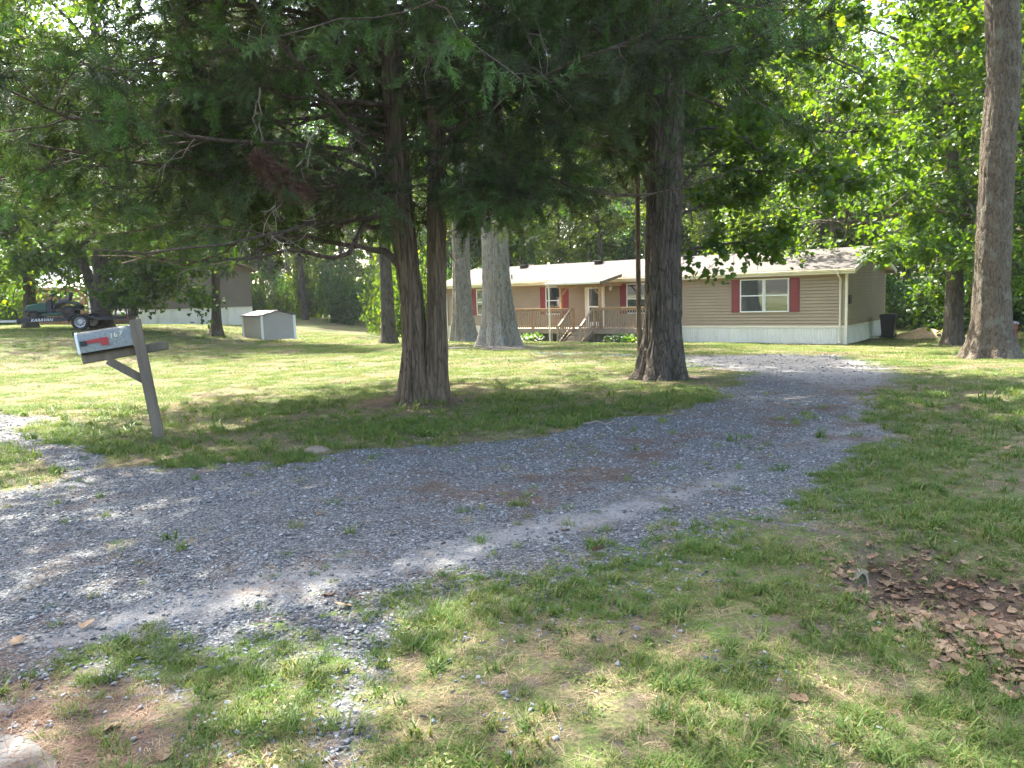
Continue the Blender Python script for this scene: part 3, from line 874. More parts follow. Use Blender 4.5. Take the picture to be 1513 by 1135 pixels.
class Soup:
    def __init__(s): s.V = []; s.F = {}; s.A = []; s.n = 0
    def add(s, V, F, A=None):
        V = V.reshape(-1, 3); s.V.append(V); s.F.setdefault(F.shape[1], []).append(F + s.n)
        s.A.append(np.zeros(len(V)) if A is None else A); s.n += len(V)
    def tubes(s, P, r0, r1, sides=5, pw=1.0):
        m, n, _ = P.shape
        T = np.gradient(P, axis=1); T = unit(T)
        up = np.where(np.abs(T[:, :1, 2:3]) > .9, np.array([1., 0, 0]), np.array([0, 0, 1.]))
        U = unit(np.cross(T, np.broadcast_to(up, T.shape))); W = np.cross(T, U)
        t = np.linspace(0, 1, n)[None, :] ** pw
        R = np.asarray(r0).reshape(-1, 1) * (1 - t) + np.asarray(r1).reshape(-1, 1) * t
        a = np.arange(sides) * 2 * np.pi / sides
        V = P[:, :, None] + R[:, :, None, None] * (U[:, :, None] * np.cos(a)[:, None] + W[:, :, None] * np.sin(a)[:, None])
        base = (np.arange(m)[:, None, None] * n + np.arange(n - 1)[None, :, None]) * sides
        k = np.arange(sides)[None, None]; k2 = (k + 1) % sides
        F = np.stack([base + k, base + k2, base + k2 + sides, base + k + sides], -1).reshape(-1, 4)
        s.add(V, F)
    def leaves(s, C, D, Nn, size, tpl, rng, rnd=None):
        """place a leaf template (verts k x 3, faces) at C, pointing along D with normal near Nn"""
        tv, tf = tpl; m = len(C)
        D = unit(D); B = unit(np.cross(Nn, D)); Nn = np.cross(D, B)
        V = C[:, None] + size[:, None, None] * (tv[None, :, 0:1] * D[:, None] + tv[None, :, 1:2] * B[:, None] + tv[None, :, 2:3] * Nn[:, None])
        F = (np.arange(m)[:, None, None] * len(tv) + tf[None]).reshape(-1, tf.shape[1])
        r = rng.random(m) if rnd is None else rnd
        s.add(V, F, np.repeat(r, len(tv)))
    def mesh(s, name, mat, smooth=False):
        V = np.concatenate(s.V); F = [np.concatenate(f) for f in s.F.values()]
        return np_mesh(name, V, F, mat, smooth, {"rnd": np.concatenate(s.A)})

T_DIAMOND = (np.array([(0, 0, 0), (.5, .36, .07), (1, 0, -.08), (.45, -.36, .07)]), np.array([[0, 1, 2, 3]]))
_mp = [(0, 0), (.08, .28), (.30, .52), (.38, .30), (.68, .34), (1.0, 0), (.68, -.34), (.38, -.30), (.30, -.52), (.08, -.28)]
T_MAPLE = (np.array([(.3, 0, .05)] + [(x, y, -.10 * abs(y) - .07 * x * x) for x, y in _mp]), np.array([[0, i, i % 10 + 1] for i in range(1, 11)]))
T_OVAL = (np.array([(0, 0, 0), (.3, .22, .04), (.75, .2, .02), (1, 0, -.06), (.75, -.2, .02), (.3, -.22, .04)]), np.array([[0, 1, 4, 5], [1, 2, 3, 4]]))
def _spray(seed, pairs=7, thin=.034, ll=.48):
    r = np.random.default_rng(seed); v = [(0, thin, 0), (0, -thin, 0), (1, 0, -.12)]; f = [(0, 1, 2)]
    for i in range(pairs):
        t = .08 + .86 * i / (pairs - 1)
        for sg in (-1, 1):
            L = ll * (1 - .55 * t) * r.uniform(.7, 1.25); a = r.uniform(.45, .95)
            e = np.array([t + L * math.cos(a), sg * L * math.sin(a), r.uniform(-.22, .16)])
            n = len(v); v += [(t - thin, 0, -.12 * t * t), (t + thin * 1.6, 0, -.12 * t * t), tuple(e)]; f.append((n, n + 1, n + 2))
    return np.array(v), np.array(f)
T_SPRAY = [_spray(i) for i in range(3)]

def crown_leaves(s, rng, P, per, size, tpl, spread, up=1.0, droop=.35):
    """leaves round every twig of the batch P"""
    m = len(P); idx = np.repeat(np.arange(m), per); t = rng.uniform(.15, 1, len(idx))
    C, D = sample(P, idx, t)
    C = C + rng.normal(0, spread, C.shape) * np.array([1, 1, .6])
    D = D * .6 + rng.normal(0, .7, D.shape); D[:, 2] -= droop
    Nn = rng.normal(0, .55, C.shape); Nn[:, 2] += up
    twig_tone = np.repeat(rng.random(m), per)
    rnd = np.clip(.55 * rng.random(len(idx)) + .45 * twig_tone, 0, 1)
    s.leaves(C, D, Nn, size * rng.uniform(.65, 1.25, len(idx)), tpl, rng, rnd)

def trunk_mesh(name, mat, pts, radii, sides=40, flute=.08, nfl=7, flare=.6, flare_h=.5, seed=0, sub=0.10, lump=.06, root=None, ridge=0.0, rk=24, rz=1.0):
    """tapered trunk with bark flutes and a root flare, pts from the ground up"""
    rng = np.random.default_rng(seed)
    pts = np.array(pts, float); seg = np.linalg.norm(np.diff(pts, axis=0), axis=1); L = np.concatenate([[0], np.cumsum(seg)])
    n = max(8, int(L[-1] / sub)); tt = np.linspace(0, 1, n) ** 1.25 * L[-1]
    P = np.stack([np.interp(tt, L, pts[:, i]) for i in range(3)], 1)
    for _ in range(max(2, int(.25 / sub))): P[1:-1] = (P[:-2] + P[1:-1] * 2 + P[2:]) / 4
    R = np.interp(tt, L, radii)
    T = unit(np.gradient(P, axis=0)); U = unit(np.cross(T, np.broadcast_to([0, 1., 0], T.shape))); W = np.cross(T, U)
    a = np.arange(sides) * 2 * np.pi / sides
    A, H = np.meshgrid(a, tt)
    ph = rng.uniform(0, 6.28, 6)
    fl = flute * (np.sin(nfl * A + ph[0] + .5 * np.sin(H * 1.3 + ph[1])) * .5 + .35 * np.sin((nfl * 2 + 1) * A + ph[2] + .8 * np.sin(H * .9)) + .3 * np.sin(3 * A + ph[3] + H * .35))
    lu = lump * (fbm(np.cos(A) * 2 + 7 + ph[4], H * 1.6 + np.sin(A) * 2, seed, 3) - .5) * 2
    fa = flare * np.exp(-H / flare_h) * (1 + .45 * np.sin(5 * A + ph[5]) + .25 * np.sin(9 * A + ph[2]))
    rg = 0
    if ridge:
        q = A / (2 * np.pi) * rk
        q = q + .9 * (vnoise(q * .5, H * 1.1, seed + 3, rk // 2) - .5)
        n1 = vnoise(q, H * rz, seed + 5, rk); n2 = vnoise(q * 2, H * rz * 2.3, seed + 6, rk * 2)
        rg = ridge * (np.clip(np.abs(n1 - .5) * 5, 0, 1) - .6 + .5 * (n2 - .5)) * np.minimum(1, .16 / R[:, None]) 
    RR = R[:, None] * (1 + fl + lu + fa + rg)
    V = P[:, None] + RR[..., None] * (U[:, None] * np.cos(A)[..., None] + W[:, None] * np.sin(A)[..., None])
    V[0, :, 2] -= .25
    b = np.arange(n - 1)[:, None] * sides; k = np.arange(sides)[None]; k2 = (k + 1) % sides
    F = np.stack([b + k, b + k2, b + k2 + sides, b + k + sides], -1).reshape(-1, 4)
    return np_mesh(name, V.reshape(-1, 3), F, mat, True)

def deciduous(seed, h, r0, base, cr, nl=24, nsub=7, ntw=5, per=14, leaf=.17, tpl=T_DIAMOND, spread=.22, lean=(0, 0), wood_mat=None, leaf_m=None,
              trunk_pts=None, trunk_r=None, az=None, low_droop=0.0, top_r=.4, trunk_kw={}, wood_sides=6, prof=None, twig_tubes=False):
    rng = np.random.default_rng(seed)
    if trunk_pts is None:
        n = 9; z = np.linspace(0, h, n); w = np.cumsum(rng.normal(0, .012 * h, (n, 2)), 0) * np.linspace(0, 1, n)[:, None]
        trunk_pts = np.stack([w[:, 0] + lean[0] * z, w[:, 1] + lean[1] * z, z], 1); trunk_r = r0 * (1 - .82 * (z / h) ** .9)
    trunk_pts = np.array(trunk_pts, float); trunk_r = np.array(trunk_r, float)
    tm = trunk_mesh("trunk", wood_mat, trunk_pts, trunk_r, seed=seed, **trunk_kw)
    t = np.sort(rng.uniform(0, 1, nl) ** .9); t[-1] = 1
    hz = base + (h * .97 - base) * t
    S = np.stack([np.interp(hz, trunk_pts[:, 2], trunk_pts[:, i]) for i in range(3)], 1)
    rr = np.interp(hz, trunk_pts[:, 2], trunk_r)
    az_ = np.arange(nl) * 2.39996 + rng.normal(0, .4, nl) if az is None else az(rng, nl)
    el = np.radians(5 + 60 * t ** 1.3) + rng.normal(0, .12, nl) - low_droop * (1 - t)
    pf = (np.sin(np.pi * (.18 + .74 * t)) if prof is None else prof(t))
    Ln = cr * pf * rng.uniform(.75, 1.15, nl) + top_r
    D = np.stack([np.cos(az_) * np.cos(el), np.sin(az_) * np.cos(el), np.sin(el)], 1)
    limb = curves(rng, S, D, Ln, 8, .35 - low_droop, .45)
    wood = Soup()
    lr = np.minimum(rr * .55, .022 * Ln + .015)
    wood.tubes(limb, lr, lr * .25, wood_sides)
    ix = np.repeat(np.arange(nl), nsub); tt = rng.uniform(.22, 1, len(ix))
    C, Dd = sample(limb, ix, tt)
    D2 = Dd * .7 + rng.normal(0, .75, Dd.shape) * np.array([1, 1, .55])
    sub = curves(rng, C, D2, Ln[ix] * .42 * rng.uniform(.5, 1.2, len(ix)), 6, .15 - low_droop, .5)
    wood.tubes(sub, lr[ix] * .42, lr[ix] * .12, 4)
    jx = np.repeat(np.arange(len(ix)), ntw); t3 = rng.uniform(.2, 1, len(jx))
    C, Dd = sample(sub, jx, t3)
    tw = curves(rng, C, Dd * .6 + rng.normal(0, .8, Dd.shape) * np.array([1, 1, .5]), np.minimum(Ln[ix][jx] * .22, 1.2) * rng.uniform(.5, 1.2, len(jx)) + .15, 4, -.15, .5)
    if twig_tubes: wood.tubes(tw, np.full(len(tw), .007), np.full(len(tw), .003), 3)
    cr_ = Soup(); crown_leaves(cr_, rng, tw, per, leaf, tpl, spread)
    return tm, wood.mesh("branches", wood_mat, True), cr_.mesh("crown", leaf_m)

def make_tree(name, meshes, loc, rz=0, scale=1.0, **tg):
    r = empty(name, loc, rz, **tg); r.scale = (scale,) * 3
    for nm, me in zip(("trunk", "branches", "crown"), meshes):
        add_obj(nm, me, r)
    return r

# ---------------------------------------------------- eastern red cedars
def cedar_crown(seed, stems, zlo, ztop, rmax, nl, nsub=9, ntw=6, per=6, size=.2, azfun=None, prof=None, lr0=.045, floor=None, extra=None):
    """stems: list of (points, radii); limbs sweep out and a little down, sprays hang from them"""
    rng = np.random.default_rng(seed)
    t = np.sort(rng.uniform(0, 1, nl)); hz = zlo + (ztop - zlo) * t
    az = np.arange(nl) * 2.39996 + rng.normal(0, .5, nl)
    if azfun is not None: az = azfun(rng, az, t)
    si = np.array([0 if len(stems) == 1 else (0 if math.cos(a) < rng.normal(0, .35) else 1) for a in az])
    S = np.zeros((nl, 3))
    for k, (pt, rd) in enumerate(stems):
        pt = np.array(pt, float); mk = si == k
        S[mk] = np.stack([np.interp(hz[mk], pt[:, 2], pt[:, i]) for i in range(3)], 1)
    pf = (1 - .8 * t) if prof is None else prof(t, az)
    Ln = rmax * pf * rng.uniform(.72, 1.1, nl)
    el = np.radians(14 + 30 * t) + rng.normal(0, .14, nl)
    D = np.stack([np.cos(az) * np.cos(el), np.sin(az) * np.cos(el), np.sin(el)], 1)
    limb = curves(rng, S, D, Ln, 10, -.22 + .35 * t, .5)
    if extra is not None:
        limb = np.concatenate([limb, extra]); Ln = np.concatenate([Ln, np.full(len(extra), 2.6)]); nl = len(limb)
    if floor is not None: limb[..., 2] = np.maximum(limb[..., 2], floor(limb[..., 0], limb[..., 1]) + .06 * np.sin(np.arange(10) * 1.3 + np.arange(nl)[:, None]))
    wood = Soup(); lr = lr0 * (Ln / rmax) ** .6 * rng.uniform(.7, 1.2, nl)
    wood.tubes(limb, lr, lr * .2, 7)
    ix = np.repeat(np.arange(nl), nsub); tt = rng.uniform(.10, 1, len(ix)) ** .85
    C, Dd = sample(limb, ix, tt)
    sub = curves(rng, C, Dd * .8 + rng.normal(0, .6, Dd.shape) * np.array([1, 1, .5]), (Ln[ix] * .30 + .25) * rng.uniform(.5, 1.2, len(ix)), 6, -.25, .45)
    if floor is not None:
        kk = sub[..., 2].min(1) > floor(sub[:, -1, 0], sub[:, -1, 1]) + .05; sub = sub[kk]; ix = ix[kk]
    wood.tubes(sub, lr[ix] * .35, np.full(len(ix), .004), 4)
    jx = np.repeat(np.arange(len(ix)), ntw); t3 = rng.uniform(.15, 1, len(jx))
    C, Dd = sample(sub, jx, t3)
    tw = curves(rng, C, Dd * .7 + rng.normal(0, .6, Dd.shape), rng.uniform(.25, .6, len(jx)), 5, -.15, .5)
    if floor is not None:
        kk = tw[..., 2].min(1) > floor(tw[:, -1, 0], tw[:, -1, 1]); tw = tw[kk]; jx = jx[kk]
    wood.tubes(tw, np.full(len(tw), .005), np.full(len(tw), .002), 3)
    leaf = Soup(); kx = np.repeat(np.arange(len(jx)), per); t4 = rng.uniform(.1, 1, len(kx))
    C, Dd = sample(tw, kx, t4)
    Dd = Dd * .9 + rng.normal(0, .36, Dd.shape); Dd[:, 2] -= .2
    Nn = rng.normal(0, .8, C.shape); Nn[:, 2] += .5
    tone = rng.random(len(ix))[jx][kx]
    rnd = np.clip(.45 * rng.random(len(kx)) + .55 * tone, 0, 1)
    w = rng.integers(0, 3, len(kx)); sz = size * rng.uniform(.6, 1.25, len(kx))
    for q in range(3):
        mk = w == q
        leaf.leaves(C[mk], Dd[mk], Nn[mk], sz[mk], T_SPRAY[q], rng, rnd[mk])
    # bare dead twigs inside the crown
    nd = nl * 7; dx = rng.integers(0, nl, nd); C, Dd = sample(limb, dx, rng.uniform(.08, .6, nd))
    dead = Soup(); dt = curves(rng, C, Dd * .4 + rng.normal(0, .7, Dd.shape) - np.array([0, 0, .35]), rng.uniform(.3, .9, nd), 6, -.5, .6)
    dead.tubes(dt, np.full(nd, .007), np.full(nd, .002), 3)
    ex = np.repeat(np.arange(nd), 4); C, Dd = sample(dt, ex, rng.uniform(.2, 1, len(ex)))
    dt2 = curves(rng, C, Dd * .6 + rng.normal(0, .6, Dd.shape), rng.uniform(.1, .35, len(ex)), 4, -.2, .5)
    dead.tubes(dt2, np.full(len(ex), .004), np.full(len(ex), .0015), 3)
    return wood, leaf, dead, limb

def big_cedar():
    p = CEDAR_P; Yc = p.y
    def W(px, py, dy=0): q = at_y(px, py, Yc + dy); return (q.x - p.x, q.y - p.y, q.z - p.z)
    rt = empty("cedar_tree", p, label="large two-stemmed red cedar with shaggy brown bark in the middle of the lawn", cat="tree", group=None)
    s1 = [W(614, 592), W(612, 520), W(608, 440), W(598, 370), W(590, 280), W(584, 180), W(578, 90), W(565, 0), W(552, -110), W(545, -400), W(542, -860)]
    r1 = [.205, .165, .15, .15, .155, .13, .12, .11, .095, .07, .02]
    s2 = [W(643, 590, -.02), W(645, 500, -.02), W(645, 400), W(645, 300), W(645, 200), W(641, 100), W(637, 0), W(634, -140), W(630, -400), W(628, -760)]
    r2 = [.165, .14, .13, .125, .12, .115, .11, .09, .06, .02]
    add_obj("trunk", trunk_mesh("trunk", M['bark_cedar'], s1, r1, 110, .15, 6, .35, .5, 3, .035, .16, ridge=.13, rk=20, rz=.8), rt)
    add_obj("trunk", trunk_mesh("trunk", M['bark_cedar'], s2, r2, 96, .11, 5, .3, .45, 5, .035, .12, ridge=.12, rk=16, rz=.8), rt)
    def azf(rng, az, t):
        # low limbs keep clear of the side towards the drive, as on the real tree
        az = np.mod(az, 2 * np.pi); fl_ = (rng.random(len(az)) < .16) & (np.cos(az) > 0) & (t < .6); az[fl_] = np.mod(np.pi - az[fl_], 2 * np.pi); low = (t < .12) & (np.abs(az - 1.5 * np.pi) < .55)
        az[low] += np.where(az[low] > 1.5 * np.pi, .75, -.75)
        lowr = (t < .05) & (np.cos(az) > .1); az[lowr] = np.pi - az[lowr]
        return az
    def prof(t, az): return (.98 - .62 * np.maximum(t - .2, 0)) * (1 - .16 * (np.cos(az) > .2))
    ex = []
    for pp in ([W(646, 300), W(690, 268), W(740, 255), W(790, 270, .3), W(835, 285, .5)], [W(646, 250), W(680, 225, -.5), W(715, 225, -.9), W(750, 245, -1.1), W(775, 290, -1.2)],
               [W(645, 180), W(685, 150, -.3), W(725, 140, -.6), W(770, 160, -.8), W(810, 200, -1)], [W(643, 100), W(680, 70, .3), W(720, 60, .6), W(770, 75, .8), W(820, 110, .8)],
               [W(646, 280), W(665, 262, -.4), W(690, 258, -.7), W(712, 265, -.9), W(730, 280, -1.0)], [W(640, 30), W(680, 10, -.5), W(720, 10, -.8), W(755, 30, -1.0), W(790, 60, -1.2)],
               [W(646, 330), W(670, 312, .5), W(700, 310, 1.0), W(735, 322, 1.4), W(760, 335, 1.7)]):
        a = np.array(pp, float); ex.append(np.stack([np.interp(np.linspace(0, 4, 10), range(5), a[:, i]) for i in range(3)], 1))
    ex = np.array(ex)
    w, l, d, limb = cedar_crown(21, [(s1, r1), (s2, r2)], 2.7, 14.5, 5.6, 225, 15, 7, 8, .215, azf, prof, .036, lambda x, y: 2.05 + .07 * np.abs(x + 2.0) + .12 * np.clip(x, 0, 9), ex)
    # the low bare limbs that leave the left stem
    rng = np.random.default_rng(8)
    low = []
    for pp in ([W(597, 395), W(575, 372), W(545, 368), W(505, 362, -.2), (W(450, 350, -.4)), W(400, 352, -.5)],
               [W(596, 350), W(575, 332), W(548, 340), W(520, 312, -.3), W(500, 285, -.6), W(490, 262, -.8)],
               [W(590, 320), W(568, 300), W(545, 305, .2), W(520, 330, .4), W(480, 338, .5), W(430, 330, .6)],
               [W(585, 160), W(540, 148, -.5), W(480, 150, -.8), W(430, 145, -1.1), W(390, 128, -1.3), W(376, 125, -1.4)],
               [W(588, 190), W(520, 168, -.5), W(460, 172, -.8), W(440, 185, -.9), W(400, 182, -1.0), W(340, 175, -1.0)],
               [W(648, 300), W(680, 282), W(715, 270, .2), W(760, 285, .3), W(790, 292, .4), W(830, 280, .5)],
               [W(646, 230), W(662, 212), W(690, 190), W(715, 160, .2), W(745, 120, .3), W(770, 90, .3)],
               [W(645, 210), W(655, 180), W(668, 120), W(690, 40), W(705, -20), W(715, -90)]):
        a = np.array(pp, float); q = np.stack([np.interp(np.linspace(0, 5, 14), range(6), a[:, i]) for i in range(3)], 1)
        for _ in range(2): q[1:-1] = (q[:-2] + 2 * q[1:-1] + q[2:]) / 4
        q[1:-1] += rng.normal(0, .015, (12, 3)); low.append(q)
    low = np.array(low); w.tubes(low, np.array([.06, .045, .05, .04, .03, .045, .04, .04]), np.array([.016, .012, .014, .02, .012, .012, .02, .02]), 9)
    add_obj("branches", w.mesh("branches", M['bark_limb'], True), rt)
    add_obj("crown", l.mesh("crown", M['cedar_spray']), rt)
    add_obj("dead_twigs", d.mesh("dead_twigs", M['twig_grey']), rt)
    # a broken bough that hangs with brown foliage
    s = Soup(); tw = []
    for a, b_ in (((384, 130), (392, 225)), ((470, 190), (430, 275)), ((385, 135), (372, 215)), ((455, 185), (452, 270))):
        A = np.array(W(*a, -1.9)); B = np.array(W(*b_, -1.85)); q = A + (B - A) * np.linspace(0, 1, 8)[:, None]; q[1:-1] += rng.normal(0, .03, (6, 3)); tw.append(q)
    s.tubes(np.array(tw), np.full(4, .012), np.full(4, .005), 5)
    db = add_obj("dead_bough", s.mesh("dead_bough", M['twig_grey'], True), rt)
    s = Soup(); A = np.array(W(372, 222, -1.9)); B = np.array(W(440, 280, -1.85)); n = 330
    t = rng.random(n); C = A + (B - A) * t[:, None] + rng.normal(0, 1, (n, 3)) * np.array([.06, .08, .045])
    s.leaves(C, np.tile(unit(B - A), (n, 1)) * .6 + rng.normal(0, .4, (n, 3)) + np.array([0, 0, -.25]), rng.normal(0, 1, (n, 3)), rng.uniform(.12, .24, n), T_SPRAY[1], rng)
    add_obj("dead_foliage", s.mesh("dead_foliage", M['cedar_dead']), db)
    return rt
big_cedar()

def young_cedar():
    p = on_ground(947, 545)
    def W(px, py, dy=0): q = at_y(px, py, p.y + dy); return (q.x - p.x, q.y - p.y, q.z - p.z)
    rt = empty("cedar_tree", p, label="slim young red cedar with thin straight stem close beside the furrowed oak", cat="tree")
    s1 = [W(948, 548), W(944, 480), W(943, 400), W(942, 300), W(943, 200), W(946, 100), W(955, 0), W(965, -120), W(975, -260)]
    r1 = [.075, .055, .05, .048, .045, .04, .035, .025, .008]
    add_obj("trunk", trunk_mesh("trunk", M['bark_cedar'], s1, r1, 20, .05, 4, .3, .25, 9, .08, .06), rt)
    def prof(t, az): return (.95 - .55 * t)
    w, l, d, _ = cedar_crown(33, [(s1, r1)], 3.4, 8.6, 2.8, 46, 11, 7, 8, .20, None, prof, .02, lambda x, y: 2.9 + .45 * np.clip(x, 0, 9))
    add_obj("branches", w.mesh("branches", M['bark_limb'], True), rt)
    add_obj("crown", l.mesh("crown", M['cedar_spray']), rt)
    add_obj("dead_twigs", d.mesh("dead_twigs", M['twig_grey']), rt)
young_cedar()

def left_cedar():
    """a third cedar at the left whose stem stands behind the lawn's mailbox side"""
    p = on_ground(320, 497)
    def W(px, py, dy=0): q = at_y(px, py, p.y + dy); return (q.x - p.x, q.y - p.y, q.z - p.z)
    rt = empty("cedar_tree", p, label="cedar with a single slender stem beside the small vinyl shed", cat="tree")
    s1 = [W(320, 497), W(319, 430), W(317, 370), W(317, 300), W(317, 230), W(318, 120), W(320, 20), W(322, -60)]
    r1 = [.2, .165, .15, .14, .13, .1, .06, .02]
    add_obj("trunk", trunk_mesh("trunk", M['bark_right'], s1, r1, 28, .06, 5, .6, .3, 12, .12, .06), rt)
    def prof(t, az): return (1 - .65 * t)
    w, l, d, _ = cedar_crown(35, [(s1, r1)], 3.6, 14, 4.2, 60, 9, 6, 6, .30, None, prof, .04)
    add_obj("branches", w.mesh("branches", M['bark_forest'], True), rt)
    add_obj("crown", l.mesh("crown", M['cedar_spray']), rt)
left_cedar()

# ---------------------------------------------------- the big broadleaved trees of the lawn
def rel(p, dy=0):
    return lambda px, py: (lambda q: (q.x - p.x, q.y - p.y, q.z - p.z))(at_y(px, py, p.y + dy))

def low_boughs(rt, p, seed, rows, dys, wood_m, leaf_m, leaf=.12, nsub=13, subl=(.3, .8), ntw=4, per=12, r0=.032, spread=.10):
    """named low limbs of a tree with their foliage; rows are seen from the drive, each limb at its own depth"""
    rng = np.random.default_rng(seed); s = Soup(); L = []
    for row, dy in zip(rows, dys):
        a = np.array([(lambda q: (q.x - p.x, q.y - p.y, q.z - p.z))(at_y(x, y, p.y + dy * i / 4)) for i, (x, y) in enumerate(row)])
        q = np.stack([np.interp(np.linspace(0, len(row) - 1, 12), range(len(row)), a[:, i]) for i in range(3)], 1)
        for _ in range(2): q[1:-1] = (q[:-2] + 2 * q[1:-1] + q[2:]) / 4
        L.append(q)
    L = np.array(L); s.tubes(L, np.full(len(L), r0), np.full(len(L), r0 * .25), 6)
    ix = np.repeat(np.arange(len(L)), nsub); C, D = sample(L, ix, rng.uniform(.2, 1, len(ix)))
    sub = curves(rng, C, D * .7 + rng.normal(0, .7, D.shape) * np.array([1, 1, .5]), rng.uniform(*subl, len(ix)), 6, 0, .4); s.tubes(sub, np.full(len(ix), .010), np.full(len(ix), .003), 4)
    jx = np.repeat(np.arange(len(ix)), ntw); C, D = sample(sub, jx, rng.uniform(.3, 1, len(jx)))
    tw = curves(rng, C, D + rng.normal(0, .7, D.shape), rng.uniform(.15, .5, len(jx)), 4, -.2, .4); s.tubes(tw, np.full(len(jx), .004), np.full(len(jx), .002), 3)
    add_obj("low_limbs", s.mesh("low_limbs", wood_m, True), rt)
    c = Soup(); crown_leaves(c, rng, tw, per, leaf, T_MAPLE, spread, 1.1, .3)
    add_obj("low_foliage", c.mesh("low_foliage", leaf_m), rt)

def oak():
    p = OAK_P; W = rel(p)
    pts = [W(977, 562), W(979, 500), W(979, 420), W(981, 320), W(984, 200), W(986, 80), W(988, -60), W(988, -250), W(984, -450), W(980, -650)]
    rad = [.36, .325, .31, .30, .29, .28, .26, .22, .15, .05]
    def az(rng, n): return rng.uniform(0, 2 * np.pi, n)
    ms = deciduous(41, 17.5, .4, 7.0, 5.2, 28, 6, 5, 8, .20, T_MAPLE, .22, trunk_pts=pts, trunk_r=rad, wood_mat=M['bark_oak'], leaf_m=M['leaf_oak'],
                   trunk_kw=dict(sides=150, flute=.04, nfl=9, flare=.45, flare_h=.42, sub=.04, lump=.05, ridge=.18, rk=34, rz=2.2))
    rt = make_tree("oak_tree", ms, p, label="big dark oak with deeply furrowed trunk at the edge of the gravel drive", cat="tree")
    low_boughs(rt, p, 77, [((1003, 370), (1050, 364), (1090, 358), (1120, 356), (1150, 352)), ((1000, 250), (1060, 240), (1120, 255), (1170, 260), (1220, 240)),
          ((1003, 130), (1080, 165), (1150, 180), (1230, 200), (1300, 190)), ((1000, 60), (1080, 80), (1160, 60), (1230, 90), (1290, 120)),
          ((1000, 200), (1060, 180), (1120, 220), (1180, 260), (1260, 270)), ((1000, 30), (1060, -10), (1120, 20), (1190, 10), (1250, 20)),
          ((1000, 290), (1030, 240), (1075, 215), (1120, 170), (1160, 150)), ((1002, 320), (1040, 300), (1080, 305), (1130, 270), (1160, 265))],
          [.3, .6, 1.2, .2, -.6, .9, 1.6, 1.0], M['bark_oak'], M['leaf_maple'], .12)
oak()

def right_tree():
    p = RT_P; W = rel(p)
    pts = [W(1463, 533), W(1464, 480), W(1466, 400), W(1470, 300), W(1475, 200), W(1484, 120), W(1483, 60), W(1480, 0), W(1476, -80), W(1474, -260), W(1470, -460)]
    rad = [.46, .40, .36, .345, .335, .34, .335, .33, .30, .2, .06]
    ms = deciduous(52, 15.5, .4, 9.0, 5.2, 24, 7, 5, 9, .2, T_MAPLE, .22, trunk_pts=pts, trunk_r=rad, wood_mat=M['bark_right'], leaf_m=M['leaf_maple'],
                   trunk_kw=dict(sides=120, flute=.035, nfl=9, flare=.45, flare_h=.35, sub=.05, lump=.07, ridge=.10, rk=36, rz=3.5))
    make_tree("hardwood_tree", ms, p, label="tall straight hardwood with speckled grey-brown bark at the right of the drive", cat="tree")
right_tree()

def grey_tree(px, py, rad, seed, label, pts_px, h=17):
    p = on_ground(px, py); W = rel(p)
    pts = [W(*q) for q in pts_px]
    top = pts[-1]; pts.append((top[0], top[1], h))
    ms = deciduous(seed, h, .4, 8.5, 5.0, 24, 7, 5, 9, .22, T_DIAMOND, .25, trunk_pts=pts, trunk_r=rad, wood_mat=M['bark_grey'], leaf_m=M['leaf_oak'],
                   trunk_kw=dict(sides=110, flute=.05, nfl=11, flare=.42, flare_h=.6, sub=.07, lump=.07, ridge=.13, rk=34, rz=2.0))
    make_tree("oak_tree", ms, p, label=label, cat="tree")
grey_tree(737, 514, [.60, .53, .47, .43, .40, .36, .1], 61, "pale grey oak with lichen-covered trunk, the wider of the pair before the home",
          [(737, 516), (736, 470), (733, 420), (731, 360), (728, 250), (726, 60)])
grey_tree(686, 506, [.50, .44, .40, .37, .35, .32, .1], 62, "pale grey oak, the narrower left trunk of the pair in front of the home",
          [(686, 508), (684, 470), (682, 420), (681, 360), (679, 250), (676, 60)])

def shade_tree(px, py, r, seed, label, pts_px, h, base, cr, leafm, name="maple_tree", per=9, leafsz=.17, droop=.0, bark='bark_forest', nl=26, nsub=7, group=None, tpl=T_MAPLE, dist=None, boughs=None):
    p = on_ground(px, py)
    if dist is not None:
        d = pray(px, py); q = CAMV + d * (dist / d.y); p = Vector((q.x, q.y, gzf(q.x, q.y)))
    W = rel(p)
    pts = [W(*q) for q in pts_px]; pts[0] = (pts[0][0], pts[0][1], 0.0); top = pts[-1]; pts.append((top[0], top[1], max(h, top[2] + 1)))
    n = len(pts); z = np.array([q[2] for q in pts]); rad = r * (1 - .8 * np.clip(z / h, 0, 1) ** .9)
    ms = deciduous(seed, h, r, base, cr, nl, nsub, 5, per, leafsz, tpl, .2, trunk_pts=pts, trunk_r=rad, wood_mat=M[bark], leaf_m=M[leafm], low_droop=droop,
                   trunk_kw=dict(sides=24, flute=.04, nfl=5, flare=.4, flare_h=.35, sub=.2, lump=.05))
    rt = make_tree(name, ms, p, label=label, cat="tree", group=group)
    if boughs: low_boughs(rt, p, seed + 500, *boughs[:2], M[bark], M[leafm], *boughs[2:])
    return rt

